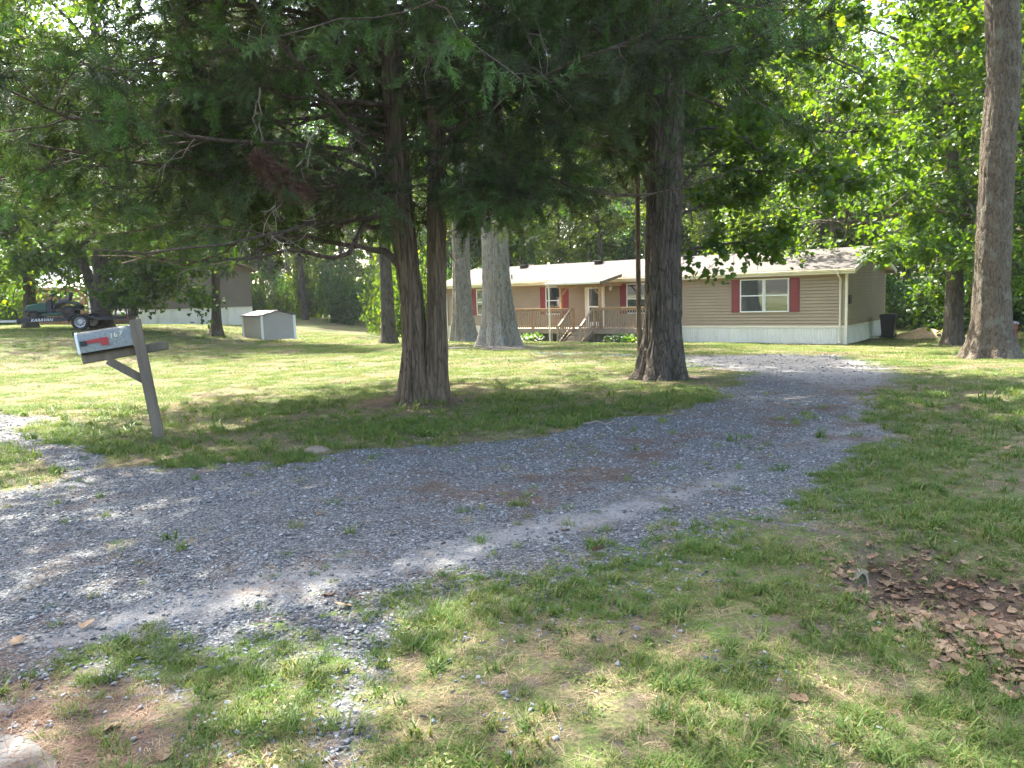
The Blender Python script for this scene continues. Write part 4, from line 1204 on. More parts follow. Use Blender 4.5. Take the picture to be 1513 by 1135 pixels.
shade_tree(-520, 640, .34, 91, "unseen hardwood added outside the picture at the left so its high crown shades the drive", [(-520, 640), (-518, 500), (-515, 300), (-510, 0)], 16, 7.5, 5.0, 'leaf_oak', dist=8.6, name="hardwood_tree", nl=26, nsub=7, per=8, leafsz=.2)  # unseen tree, added only to throw shade over the foreground
shade_tree(152, 472, .34, 71, "upright maple behind the trailer with leaves hanging low over the neighbouring home", [(152, 474), (150, 420), (146, 340), (144, 260), (142, 180), (140, 60)], 15, 3.2, 6.0, 'leaf_maple', droop=.35, nl=34, dist=33, per=10,
  boughs=([((150, 400), (185, 405), (220, 412), (255, 420), (288, 432)), ((150, 385), (180, 380), (215, 385), (250, 390), (280, 402)), ((148, 350), (175, 345), (215, 350), (250, 360), (285, 372)), ((150, 420), (165, 432), (180, 436), (190, 438), (205, 428)), ((146, 330), (115, 345), (85, 360), (55, 372), (30, 385))], [-2.5, -1.5, -3, -2, -2.5], .17, 16, (.5, 1.5), 5, 12, .06, .2))
shade_tree(147, 472, .24, 72, "maple with a trunk leaning steeply to the left behind the trailer", [(147, 472), (138, 425), (115, 372), (84, 335), (58, 285), (28, 210), (8, 150), (-20, 60)], 13, 4.5, 5.0, 'leaf_maple', droop=.2, nl=26, dist=33.6, per=10)
shade_tree(40, 470, .28, 73, "dark trunked maple behind the front end of the trailer", [(44, 468), (42, 400), (38, 330), (36, 220), (30, 60)], 16, 3.0, 5.5, 'leaf_oak', droop=.25, dist=37, nl=30, per=10)
shade_tree(-110, 480, .3, 79, "maple at the far left edge with leaves hanging low", [(-110, 480), (-112, 400), (-118, 220), (-120, 60)], 14, 2.2, 6.0, 'leaf_maple', droop=.3, dist=34, nl=32, per=10)
shade_tree(574, 502, .30, 74, "dark trunked tree standing just behind the two-stemmed cedar", [(574, 503), (572, 440), (568, 360), (566, 250), (560, 60)], 15, 5, 4.0, 'leaf_oak', dist=33, name="hardwood_tree", nl=20)
shade_tree(1409, 478, .33, 75, "leafy tree with bright drooping foliage at the wood's edge beyond the home", [(1409, 480), (1410, 420), (1412, 350), (1408, 250), (1400, 60)], 15, 2.9, 5.6, 'leaf_maple', droop=.3, dist=29, nl=42, nsub=8, per=12, leafsz=.19, name="tulip_tree",
  boughs=([((1408, 330), (1390, 335), (1365, 345), (1345, 355), (1325, 365)), ((1408, 280), (1385, 270), (1360, 275), (1335, 290), (1310, 310)), ((1408, 220), (1385, 200), (1360, 195), (1340, 205), (1315, 225)), ((1408, 160), (1390, 130), (1370, 110), (1350, 105), (1330, 120)), ((1408, 120), (1400, 80), (1390, 50), (1375, 30), (1360, 15)), ((1410, 300), (1425, 310), (1440, 325), (1450, 345), (1455, 365)), ((1408, 200), (1425, 180), (1440, 170), (1455, 180), (1460, 200)), ((1408, 100), (1425, 70), (1440, 50), (1450, 40), (1460, 30))], [-8, -9, -9, -9, -9, -7, -8, -8], .16, 20, (.4, 1.2), 5, 13, .05, .16))
shade_tree(1570, 470, .25, 76, "leafy tree at the right edge of the picture behind the tall hardwood", [(1560, 470), (1562, 400), (1566, 250), (1560, 60)], 14, 2.6, 5.0, 'leaf_maple', droop=.2, dist=27, nl=28, name="tulip_tree")
shade_tree(1235, 480, .22, 77, "slim sweetgum rising behind the roof of the home", [(1235, 480), (1232, 400), (1228, 250), (1222, 60)], 15, 4.0, 4.2, 'leaf_maple', droop=.1, dist=43, nl=26, name="sweetgum_tree")

# ---------------------------------------------------- the wood behind
def forest():
    rng = np.random.default_rng(5)
    protos = []
    specs = [(18, .22, 7.0, 4.2, 'leaf_forest'), (22, .26, 10, 4.6, 'leaf_forest'), (15, .15, 4.2, 3.6, 'leaf_forest'), (20, .22, 7, 4.2, 'leaf_dark'), (24, .28, 12, 5.0, 'leaf_forest'), (13, .12, 2.4, 3.2, 'leaf_dark')]
    for i, (h, r, b_, cr, lm) in enumerate(specs):
        protos.append(deciduous(100 + i, h, r, b_, cr, 26, 6, 5, 16, .27, T_DIAMOND, .28, wood_mat=M['bark_forest'], leaf_m=M[lm],
                                trunk_kw=dict(sides=12, flute=.03, nfl=4, flare=.35, flare_h=.4, sub=.5, lump=.04), wood_sides=5))
    names = [("forest_tree", "slender mid-green tree of the wood behind the homes"), ("forest_tree", "tall high-crowned tree of the wood behind the homes"),
             ("forest_tree", "bushy low-branched tree of the wood behind the homes"), ("forest_tree", "dark green dense tree of the wood behind the homes"),
             ("forest_tree", "tallest bare-stemmed tree of the wood behind the homes"), ("forest_tree", "small dark understorey tree of the wood behind the homes")]
    placed = []
    def ok(x, y, dmin):
        hx = (x - HB.x) * HX.x + (y - HB.y) * HX.y; hy = (x - HB.x) * HY.x + (y - HB.y) * HY.y
        if -4 < hx < HL + 3 and hy < HW + 8.5: return False
        if hx >= HL + 3 and hy < 5.0 + 1.0 * max(0, 0): 
            if y < 40: return False
        if x < -9 and y < 62 and x > -30: return False
        if x <= -30 and y < 45: return False
        if -9 <= x < HB.x - 3 and y < 50: return False
        return all((x - a) ** 2 + (y - c) ** 2 > dmin ** 2 for a, c in placed)
    for k in range(6000):
        if len(placed) >= 130: break
        y = rng.uniform(33, 108) ; x = rng.uniform(-.80 * y - 5, .80 * y + 6)
        if not ok(x, y, 3.7): continue
        placed.append((x, y)); i = int(rng.choice(6, p=[.2, .17, .22, .17, .12, .12]))
        first = True
        make_tree(names[i][0], protos[i], (x, y, gzf(x, y) - .05), rng.uniform(0, 6.28), rng.uniform(.82, 1.15), label=names[i][1], cat="tree", group="trees of the wood behind the homes")
    # shrubs of the wood's edge
    sp = []
    for i, lm in enumerate(('leaf_forest', 'leaf_dark', 'leaf_maple')):
        r = np.random.default_rng(200 + i); n = 26
        az = r.uniform(0, 6.28, n); el = r.uniform(.25, 1.4, n)
        st = curves(r, np.zeros((n, 3)) + r.normal(0, .12, (n, 3)) * np.array([1, 1, 0]), np.stack([np.cos(az) * np.cos(el), np.sin(az) * np.cos(el), np.sin(el)], 1), r.uniform(1.2, 2.6, n), 6, .2, .4)
        w = Soup(); w.tubes(st, np.full(n, .02), np.full(n, .005), 4)
        ix = np.repeat(np.arange(n), 9); C, D = sample(st, ix, r.uniform(.2, 1, len(ix)))
        tw = curves(r, C, D + r.normal(0, .9, D.shape), r.uniform(.3, .8, len(ix)), 4, -.1, .4)
        c = Soup(); crown_leaves(c, r, tw, 14, .17, T_DIAMOND, .14)
        sp.append((w.mesh("stems", M['bark_forest']), c.mesh("crown", M[lm])))
    lab = ["yellow-green shrub at the edge of the wood", "dark green shrub at the edge of the wood", "bright leafy shrub at the edge of the wood"]
    cnt = 0; pl = []
    spots = []
    for k in range(4000):
        if len(spots) >= 120: break
        y = rng.uniform(38, 80); x = rng.uniform(-.75 * y, .75 * y)
        if not ok(x, y, 0): continue
        if x < -3 and rng.random() < .12: continue
        if any((x - a) ** 2 + (y - c) ** 2 < 4 for a, c in spots): continue
        spots.append((x, y))
    # a hedge-like belt right behind the home and beyond its right end
    for t in np.linspace(-1, 33, 22):
        hy = HW + 6 + 1.2 * math.sin(t * 2.3) if t < HL - 1 else 10.5 + 1.5 * math.sin(t)
        q = HB + HX * t + HY * hy; spots.append((q.x, q.y))
    for (x, y) in spots:
        i = int(rng.integers(0, 3)); r = empty("shrub", (x, y, gzf(x, y)), rng.uniform(0, 6.28), lab[i], "shrub", "shrubs along the wood's edge")
        r.scale = (1, 1, 1); s_ = rng.uniform(.75, 1.35); r.scale = (s_, s_, s_ * rng.uniform(.9, 1.5) * (1.5 if x < -2 else 1.15))
        add_obj("stems", sp[i][0], r); add_obj("crown", sp[i][1], r)
    # the far part of the wood reads as one mass
    s = Soup(); r = np.random.default_rng(9); n = 60000
    a = r.uniform(-.78, .78, n); d = r.uniform(108, 128, n); hh = r.uniform(0, 1, n) ** .8 * (20 + 7 * fbm(a * 14, d * .1, 4))
    x = np.sin(a) * d; y = np.cos(a) * d
    keep = fbm(a * 40, hh * .35, 8) > .33; x, y, hh = x[keep], y[keep], hh[keep]; n = len(x)
    s.leaves(np.stack([x, y, hh - .8], 1), r.normal(0, 1, (n, 3)), r.normal(0, .6, (n, 3)) + np.array([0, -.3, .8]), r.uniform(.7, 1.5, n), T_DIAMOND, r)
    tag(add_obj("far_woodland", s.mesh("far_woodland", M['leaf_forest'])), kind="stuff")
forest()

# ------------------------------------------------------------------ other buildings
def shed():
    p = on_ground(389, 503); pl = on_ground(356, 501); pr_ = on_ground(428, 502)
    d = (CAMV - p); d.z = 0
    ang = math.radians(-38)                       # long side faces front-left
    ux = Vector((math.cos(ang), math.sin(ang), 0))
    rt = empty("storage_shed", p, label="small low vinyl storage shed with white corner posts and shallow dark roof", cat="shed")
    # corner nearest the camera at the origin; left wall runs to the back left, right wall to the back right
    A = Vector((-1.12, .95, 0)); B = Vector((1.28, .30, 0)); H = 1.02; HP = 1.22
    sm = siding_mat("shed_siding", (.42, .39, .345))
    def panel(a, b_, top0, topm, top1, name):
        u = (b_ - a); Lw = u.length; u.normalize(); m = Matrix((u, Vector((-u.y, u.x, 0)), Vector((0, 0, 1)))).transposed().to_4x4(); m.translation = a
        def tp(z):
            if z is None: return max(top0, topm, top1)
            if z <= top0: return (0, Lw)
            t = (z - top0) / max(1e-6, topm - top0); return (Lw / 2 * t, Lw - Lw / 2 * t)
        return lap_wall(name, 0, Lw, 0.02, tp if topm > top0 else top0, sm, rt, m, lap=.115, inset=.016)
    O = Vector((0, 0, 0))
    C = A + B
    panel(A, O, H, H, H, "wall"); panel(O, B, H, HP, H, "wall"); panel(B, C, H, H, H, "wall"); panel(C, A, H, HP, H, "wall")
    for q in (A, O, B, C):
        MB().box(q.x - .045, q.x + .045, q.y - .05, q.y + .04, 0, H + .01).build("corner_post", M['white'], rt, .006)
    b = MB(); ba = B.normalized() * .08; aa = A.normalized() * .08
    m0 = B / 2
    for s0, s1, z0, z1 in ((-ba, m0, H, HP), (B + ba, m0, H, HP)):
        P = [s0 - aa + Vector((0, 0, z0)), s1 - aa + Vector((0, 0, z1)), s1 + A + aa + Vector((0, 0, z1)), s0 + A + aa + Vector((0, 0, z0))]
        b.add(P + [q + Vector((0, 0, .03)) for q in P], [(0, 1, 2, 3), (4, 5, 6, 7), (0, 1, 5, 4), (1, 2, 6, 5), (2, 3, 7, 6), (3, 0, 4, 7)])
    b.build("roof", simple("shed_roof", (.10, .09, .085), .7, var=.4, scale=5, dirt=(.3, .27, .22), dirt_amt=.6), rt)
shed()

def neighbour():
    p = on_ground(209, 484); d = pray(209, 484); Y = 46.0
    q = CAMV + d * (Y / d.y); p = Vector((q.x, q.y, gzf(q.x, q.y)))
    rt = empty("neighbouring_home", p, math.radians(26), "brown sided home behind the left trees with ribbed white skirting", "mobile home")
    L, D, E, R, S = 6.2, 14, 3.15, 4.25, .85
    def tp(z):
        if z is None: return R
        if z <= E: return (0, L)
        t = (z - E) / (R - E); return (L / 2 * t, L - L / 2 * t)
    lap_wall("wall", 0, L, S, tp, M['siding_far'], rt, lap=.12)
    lap_wall("wall", 0, D, S, E, M['siding_far'], rt, Matrix.Translation((L, 0, 0)) @ Matrix.Rotation(math.pi / 2, 4, 'Z'), lap=.12)
    lap_wall("wall", 0, D, S, E, M['siding_far'], rt, Matrix.Translation((0, D, 0)) @ Matrix.Rotation(-math.pi / 2, 4, 'Z'), lap=.12)
    ribbed("skirting", L, S, M['skirt'], rt, pitch=.35)
    ribbed("skirting", D, S, M['skirt'], rt, Matrix.Translation((L, 0, 0)) @ Matrix.Rotation(math.pi / 2, 4, 'Z'), pitch=.35)
    MB().box(0, L, -.03, -.016, S - .05, S + .04).build("trim_band", M['cream'], rt)
    MB().box(-.1, .0, -.06, .04, -.2, E).build("corner_trim", M['cream'], rt)
    b = MB(); sl_ = (R - E) / (L / 2); o = .4
    for s_ in (0, 1):
        xe = -o if s_ == 0 else L + o
        P = [(xe, -o, E - o * sl_ + .02), (L / 2, -o, R + .02), (L / 2, D, R + .02), (xe, D, E - o * sl_ + .02)]
        b.add(P + [(x, y, z + .12) for x, y, z in P], [(0, 1, 2, 3), (4, 5, 6, 7), (0, 1, 5, 4), (1, 2, 6, 5), (2, 3, 7, 6), (3, 0, 4, 7)])
    rf = b.build("roof", simple("brown_roof", (.17, .12, .09), .9, var=.25), rt)
    # white porch with lattice at the left corner
    b = MB(); z0 = .85
    b.box(-2.6, -.12, .2, 1.8, z0 - .15, z0); b.box(-2.6, -.12, .15, .2, z0 + .85, z0 + .93); b.box(-2.6, -.12, .15, .2, z0 + .05, z0 + .1)
    x = -2.55
    while x < -.15: b.box(x, x + .04, .155, .195, z0 + .1, z0 + .85); x += .13
    for x in (-2.6, -.25): b.box(x, x + .09, .1, .19, -.2, 2.9 if x < -1 else z0 + .95)
    b.build("porch_railing", M['white'], rt)
    c = MB()
    for i in range(10):
        for sg in (-1, 1):
            c.bar((-1.25 + .12 * i - .2 * sg, .13, z0 + .1), (-1.25 + .12 * i + .2 * sg, .13, z0 + .5), .02, .01)
    c.build("lattice", M['white'], rt)
neighbour()

def cabin():
    d = pray(128, 470); Y = 52.0; q = CAMV + d * (Y / d.y); p = Vector((q.x, q.y, gzf(q.x, q.y)))
    rt = empty("wooden_cabin", p, math.radians(-6), "orange-brown board cabin with bright metal roof behind the trailer", "cabin")
    w = simple("cabin_boards", (.36, .19, .08), .8, var=.3, scale=8, stretch=(1, 1, .08))
    metal = simple("metal_roof", (.60, .58, .60), .35, .4, var=.1, scale=3)
    L, D, H, R = 3.9, 4.5, 2.6, 3.9
    b = MB(); x = -L
    while x < -.01:
        b.box(x + .004, x + .146, -.02 if int(x / .15) % 2 else -.032, 0, -.2, H); x += .15
    b.box(-L, 0, .001, .1, -.2, H); b.box(-.1, 0, .1, D, -.2, H); b.box(-L, -L + .1, .1, D, -.2, H)
    b.build("wall", w, rt)
    b = MB(); P = [(-L - .4, -.5, H - .1), (.45, -.5, H - .1), (-.75, D / 2, R), (-L + .7, D / 2, R)]
    n = 14
    b.add(P + [(x, y, z + .04) for x, y, z in P], [(0, 1, 2, 3), (4, 5, 6, 7), (0, 1, 5, 4), (1, 2, 6, 5), (2, 3, 7, 6), (3, 0, 4, 7)])
    P2 = [(.45, -.5, H - .1), (.45, D + .5, H - .1), (-.75, D / 2, R)]
    b.add(P2 + [(x, y, z + .04) for x, y, z in P2], [(0, 1, 2), (3, 4, 5), (0, 1, 4, 3)])
    for i in range(1, n):
        t = i / n; a = Vector(P[0]).lerp(Vector(P[1]), t); c = Vector(P[3]).lerp(Vector(P[2]), t)
        b.bar(a + Vector((0, 0, .05)), c + Vector((0, 0, .05)), .03, .03)
    b.build("roof", metal, rt)
    f = MB(); f.box(-L - .4, .45, -.53, -.5, H - .2, H - .07); f.build("fascia", w, rt)
cabin()

def fence():
    d = pray(180, 474); Y = 47.5; q = CAMV + d * (Y / d.y); p = Vector((q.x, q.y, gzf(q.x, q.y)))
    rt = empty("board_fence", p, math.radians(28), "short weathered board fence beside the left home's white porch", "fence")
    b = MB(); r = random.Random(2)
    for i in range(11):
        x = -.9 + i * .17; b.box(x, x + .145, -.012, .012, 0, 1.25 + r.uniform(-.05, .06))
    b.build("boards", M['wood_grey'], rt)
    MB().box(-.9, 1.0, .013, .05, .3, .39).box(-.9, 1.0, .013, .05, .95, 1.04).build("rail", M['wood_grey'], rt)
    for x in (-.95, 1.0): MB().box(x - .05, x + .05, .06, .16, -.1, 1.3).build("post", M['wood_grey'], rt)
fence()

# ------------------------------------------------------------------ trailer with mower
TR_Y = 31.5
def trailer_pos():
    d = pray(126, 492); q = CAMV + d * (TR_Y / d.y); return Vector((q.x, q.y, gzf(q.x, q.y)))
TP = trailer_pos(); TR_RZ = math.radians(15)
def trailer():
    rt = empty("utility_trailer", TP, TR_RZ, "low black utility trailer with raised ramp gate at its right end", "trailer")
    bm_, L0, L1, W2, Z = M['black_metal'], -2.1, 1.75, .85, .42
    b = MB()
    for y in (-W2, W2): b.box(L0, L1, y - .03, y + .03, Z - .05, Z + .06)
    for x in (L0, L1 - .06): b.box(x, x + .06, -W2 + .03, W2 - .03, Z - .05, Z + .06)
    for x in np.arange(L0 + .5, L1 - .2, .5): b.box(x, x + .05, -W2 + .03, W2 - .03, Z - .04, Z + .0)
    for x in (L0 + .02, -1.1, 1.0, L1 - .04):
        for y in (-W2, W2): b.box(x - .02, x + .02, y - .02, y + .02, Z + .06, Z + .36)
    for y in (-W2, W2): b.box(L0, L1, y - .022, y + .022, Z + .36, Z + .40)
    b.box(L0, L0 + .04, -W2, W2, Z + .361, Z + .399)
    b.box(L0, -.55, -W2 - .034, -W2 - .031, Z - .06, Z + .12)
    b.build("frame", bm_, rt, .004)
    MB().box(L0 + .061, L1 - .061, -W2 + .031, W2 - .031, Z + .002, Z + .03).build("deck", M['wood_grey'], rt)
    b = MB(); b.bar((L0 + .05, -W2, Z), (L0 - 1.15, -.04, Z), .07, .07); b.bar((L0 + .05, W2, Z), (L0 - 1.15, .04, Z), .07, .07)
    b.bar((L0 + .1, 0, Z), (L0 - 1.4, 0, Z + .02), .07, .07); b.tube([(L0 - 1.1, .09, .02), (L0 - 1.1, .09, Z + .35)], .03, 10); b.disc((L0 - 1.1, .09, .1), .1, (0, 1, 0), 16, .05)
    b.tube([(L0 - 1.4, 0, Z + .02), (L0 - 1.55, 0, Z + .03)], .05, 10)
    b.build("tongue", simple("bare_steel", (.35, .34, .32), .5, .3), rt)
    # gate
    g = MB()
    for y in np.linspace(-W2 + .03, W2 - .03, 7): g.box(L1 + .02, L1 + .06, y - .02, y + .02, Z, Z + 1.12)
    for z in (Z, Z + .55, Z + 1.1): g.box(L1 + .021, L1 + .059, -W2 + .05, W2 - .05, z, z + .04)
    g.box(L1 + .01, L1 + .07, -W2 - .03, -W2 + .05, Z, Z + 1.14)
    g.build("ramp_gate", bm_, rt)
    for sg in (-1, 1):
        y = sg * (W2 + .15)
        w = MB(); w.lathe((.1, y, .31), [(.20, -.09), (.285, -.095), (.31, -.07), (.31, .07), (.285, .095), (.20, .09), (.20, -.09)], 'Y', 36)
        wh = w.build("wheel", simple("tyre_rubber", (.02, .02, .021), .8, var=.3), rt, smooth=True)
        rm = MB(); rm.lathe((.1, y, .31), [(.0, .03 * sg), (.05, .05 * sg), (.08, .03 * sg), (.15, .0), (.185, .07 * sg), (.20, .075 * sg), (.20, -.07 * sg), (.0, -.06 * sg)], 'Y', 32)
        rm.build("rim", simple("rim_grey", (.5, .5, .49), .4, .4), wh, smooth=True)
        hb = MB()
        for k in range(8):
            a = k * math.pi / 4; hb.disc((.1 + .125 * math.cos(a), y + .012 * sg + sg * .004, .31 + .125 * math.sin(a)), .022, (0, 1, 0), 10, .012)
        hb.build("rim_slot", M['dark_gap'], wh)
        f = MB(); pts = []
        for k in range(9):
            a = math.pi * (k / 8); pts.append((.1 + .40 * math.cos(a), .31 + .33 * math.sin(a) * 1.05))
        vs = [(x, y - .12, z) for x, z in pts] + [(x, y + .12, z) for x, z in pts] + [(x, y - .12, z + .012) for x, z in pts] + [(x, y + .12, z + .012) for x, z in pts]
        n = 9
        f.add(vs, [(i, i+1, i+1+n, i+n) for i in range(n-1)] + [(i+2*n, i+1+2*n, i+1+3*n, i+3*n) for i in range(n-1)] + [(i, i+1, i+1+2*n, i+2*n) for i in range(n-1)] + [(i+n, i+1+n, i+1+3*n, i+3*n) for i in range(n-1)])
        f.build("fender", bm_, rt)
    for sg in (-1, 1):
        MB().box(L1 - .02, L1 + .012, sg * W2 - .05, sg * W2 + .05, Z - .04, Z + .05).build("tail_light", simple("tail_red", (.4, .02, .02), .3), rt)
    cu = bpy.data.curves.new("lettering", 'FONT'); cu.body = "KARAVAN"; cu.size = .155; cu.extrude = .002; cu.shear = .3; cu.space_character = 1.05
    tmp = bpy.data.objects.new("lettering", cu); COL.objects.link(tmp)
    me = bpy.data.meshes.new_from_object(tmp.evaluated_get(bpy.context.evaluated_depsgraph_get())); bpy.data.objects.remove(tmp)
    me.transform(Matrix.Translation((-1.62, -W2 - .0375, Z - .035)) @ Matrix.Rotation(math.pi / 2, 4, 'X')); me.materials.clear(); me.materials.append(M['white'])
    add_obj("lettering", me, rt)
trailer()

def mower():
    R = Matrix.Rotation(TR_RZ, 4, 'Z'); p = TP + R @ Vector((-1.0, 0, .452))
    rt = empty("riding_mower", p, TR_RZ, "dark riding lawn mower with green hood parked on the black trailer", "mower")
    gr = simple("mower_green", (.01, .07, .045), .35, var=.2); bk = M['black_plastic']
    # hood to the left (front), seat towards the right
    b = MB(); pf = [(-.95, .30), (-.98, .42), (-.90, .56), (-.45, .64), (-.22, .64), (-.20, .26), (-.6, .22)]
    b.prism(pf, -.24, .24); h = b.build("hood", gr, rt, .05, smooth=True)
    MB().prism([(-.985, .33), (-.995, .45), (-.93, .5), (-.93, .33)], -.2, .2).build("grille", bk, h, .01)
    b = MB(); b.prism([(-.22, .26), (-.24, .70), (-.12, .76), (-.02, .70), (-.02, .30), (.0, .24), (.35, .24), (.35, .14), (-.2, .14)], -.23, .23)
    b.build("dashboard", bk, rt, .03)
    b = MB()
    prf = [(.05, .46), (.12, .60), (.35, .68), (.72, .66), (.92, .52), (.97, .34), (.9, .30), (.85, .46), (.7, .57), (.4, .59), (.2, .5), (.1, .34)]
    b.prism(prf, -.46, .46); b.build("rear_fender", bk, rt, .03)
    b = MB(); b.prism([(.16, .66), (.56, .66), (.60, .74), (.66, 1.02), (.58, 1.03), (.50, .79), (.18, .74)], -.22, .22)
    b.build("seat", simple("seat_grey", (.10, .10, .105), .5), rt, .04, smooth=True)
    b = MB(); cs = [Vector((-.02, 0, .93)) + Vector((.17 * math.cos(a) * .9, .17 * math.sin(a), .17 * math.cos(a) * .35)) for a in np.linspace(0, 2 * math.pi, 19)]
    b.tube(cs, .014, 8); b.tube([(-.10, 0, .72), (-.02, 0, .93)], .02, 8); b.bar(cs[0], cs[9], .03, .015); b.build("steering_wheel", bk, rt)
    MB().prism([(-.35, .12), (-.3, .24), (.3, .24), (.42, .12)], -.55, .5).build("mower_deck", gr, rt, .03)
    for x, r, w in ((-.68, .185, .13), (.55, .25, .22)):
        for sg in (-1, 1):
            y = sg * (.40 if r < .2 else .37)
            t = MB(); t.lathe((x, y, r), [(r * .55, -w/2), (r * .92, -w/2), (r, -w * .32), (r, w * .32), (r * .92, w/2), (r * .55, w/2), (r * .55, -w/2)], 'Y', 28)
            wh = t.build("wheel", bk, rt, smooth=True)
            m_ = MB(); m_.lathe((x, y, r), [(.0, sg * w * .3), (r * .3, sg * w * .32), (r * .56, sg * w * .15), (r * .56, -sg * w * .3), (0, -sg * w * .3)], 'Y', 20)
            m_.build("rim", simple("rim_rust", (.09, .06, .045), .6, var=.4), wh, smooth=True)
    MB().tube([(-.6, -.3, .185), (-.6, .3, .185)], .03, 8).tube([(.55, -.3, .25), (.55, .3, .25)], .04, 8).box(-.6, .8, -.15, .15, .2, .3).build("chassis", bk, rt)
mower()

# ------------------------------------------------------------------ bin, barrel, mound, rock, pipe
def wheelie_bin():
    p = on_ground(1312, 500); 
    rt = empty("wheelie_bin", p, H_ROT + .1, "black wheeled garbage bin behind the home's right corner", "garbage bin")
    b = MB(); w0, w1, d0, d1, h = .22, .29, .26, .33, .95
    P = [(-w0, -d0, .05), (w0, -d0, .05), (w0, d0, .05), (-w0, d0, .05), (-w1, -d1, h), (w1, -d1, h), (w1, d1, h), (-w1, d1, h)]
    b.add(P, [(0, 3, 2, 1), (4, 5, 6, 7), (0, 1, 5, 4), (1, 2, 6, 5), (2, 3, 7, 6), (3, 0, 4, 7)]); b.box(-w1 - .02, w1 + .02, -d1 - .02, d1 + .02, h - .07, h - .01)
    b.build("body", M['black_plastic'], rt, .02)
    l = MB(); l.prism([(-w1 - .03, h), (w1 + .03, h), (w1 + .01, h + .06), (0, h + .1), (-w1 - .01, h + .06)], -d1 - .04, d1 + .04); l.build("lid", M['black_plastic'], rt, .02)
    for sg in (-1, 1): MB().disc((sg * .27, d0 + .02, .12), .12, (1, 0, 0), 20, .05).build("wheel", M['black_metal'], rt)
    MB().tube([(-.2, d1 + .06, h - .05), (.2, d1 + .06, h - .05)], .018, 8).build("handle", M['black_plastic'], rt)
wheelie_bin()

def barrel():
    p = on_ground(1489, 512)
    rt = empty("rusty_barrel", p, 0, "rusty burn barrel topped with crumpled pale sheeting behind the right tree", "barrel")
    rust = simple("rust", (.23, .075, .035), .85, var=.4, scale=5, dirt=(.08, .05, .04), dirt_amt=.7, bmp=.01)
    b = MB(); pr_ = [(.0, .02), (.27, .0), (.285, .02), (.28, .28), (.295, .3), (.28, .32), (.28, .58), (.295, .6), (.28, .62), (.29, .82), (.27, .83), (.26, .7)]
    b.lathe((0, 0, 0), pr_, 'Z', 32); o = b.build("drum", rust, rt, smooth=True)
    r = np.random.default_rng(4); n = 22; xs = np.linspace(-1, 1, n); X, Y = np.meshgrid(xs, xs); rr = np.hypot(X, Y)
    m = np.clip(1 / np.maximum(np.maximum(np.abs(X), np.abs(Y)), 1e-3) * 0 + 1, 0, 1)
    k = np.where(rr > 0, np.maximum(np.abs(X), np.abs(Y)) / np.maximum(rr, 1e-6), 1)
    X2, Y2 = X * k * .31, Y * k * .31; Z = .86 + .09 * (fbm(X * 4, Y * 4, 2, 4) - .4) - .07 * np.maximum(np.abs(X), np.abs(Y)) ** 5
    i = np.arange(n * n).reshape(n, n); F = np.stack([i[:-1, :-1].ravel(), i[:-1, 1:].ravel(), i[1:, 1:].ravel(), i[1:, :-1].ravel()], 1)
    add_obj("sheeting", np_mesh("sheeting", np.stack([X2.ravel(), Y2.ravel(), Z.ravel()], 1), F, simple("sheeting", (.5, .5, .56), .4, .2, var=.3, scale=12)), rt)
barrel()

def lump(name, p, rx, ry, h, mat, seed, label, cat, kind=None, fr=2.0, am=.5):
    n = 40; xs = np.linspace(-1, 1, n); X, Y = np.meshgrid(xs, xs); mx = np.maximum(np.abs(X), np.abs(Y)); rr = np.hypot(X, Y)
    k = np.where(rr > 0, mx / np.maximum(rr, 1e-6), 1); U, V = X * k, Y * k; R = np.hypot(U, V)
    wob = 1 + .25 * (fbm(U * 1.5 + 9, V * 1.5, seed, 3) - .5)
    Z = h * (1 - R ** 2) ** .8 * (1 + am * 2 * (fbm(U * fr + 5, V * fr, seed + 1, 4) - .5)) 
    wx = p.x + U * rx * wob; wy = p.y + V * ry * wob
    zz = gz(wx, wy) + Z - .02
    i = np.arange(n * n).reshape(n, n); F = np.stack([i[:-1, :-1].ravel(), i[:-1, 1:].ravel(), i[1:, 1:].ravel(), i[1:, :-1].ravel()], 1)
    me = np_mesh(name, np.stack([(wx - p.x).ravel(), (wy - p.y).ravel(), (zz - p.z).ravel()], 1), F, mat, True)
    o = add_obj(name, me, None, p); return tag(o, label, cat, kind=kind)
p = on_ground(1362, 499)
lump("dirt_mound", p, 1.25, .8, .34, simple("mound_soil", (.30, .22, .13), .95, var=.35, scale=9, bmp=.03), 3, "low mound of tan soil and dry grass at the wood's edge right of the home", "dirt mound")
p = on_ground(467, 668)
lump("rock", p, .17, .13, .085, simple("rock_brown", (.17, .135, .10), .9, var=.3, scale=14, bmp=.01), 5, "half buried brown rock at the edge of the gravel drive", "rock", fr=1.2, am=.2)
stone_m = simple("stone_grey", (.25, .23, .20), .9, var=.3, scale=12, bmp=.01)
for (px, py, s_, lb) in ((1275, 498, .26, "dark rounded stone against the skirting under the gable end"), (1293, 500, .22, "pale flat stone on the grass in front of the gable end"), (1222, 513, .1, None)):
    if lb: lump("stone", on_ground(px, py), s_, s_ * .7, s_ * .55, stone_m if 'dark' in lb else simple("stone_pale", (.5, .47, .42), .9), int(px), lb, "stone", fr=1.2, am=.2)

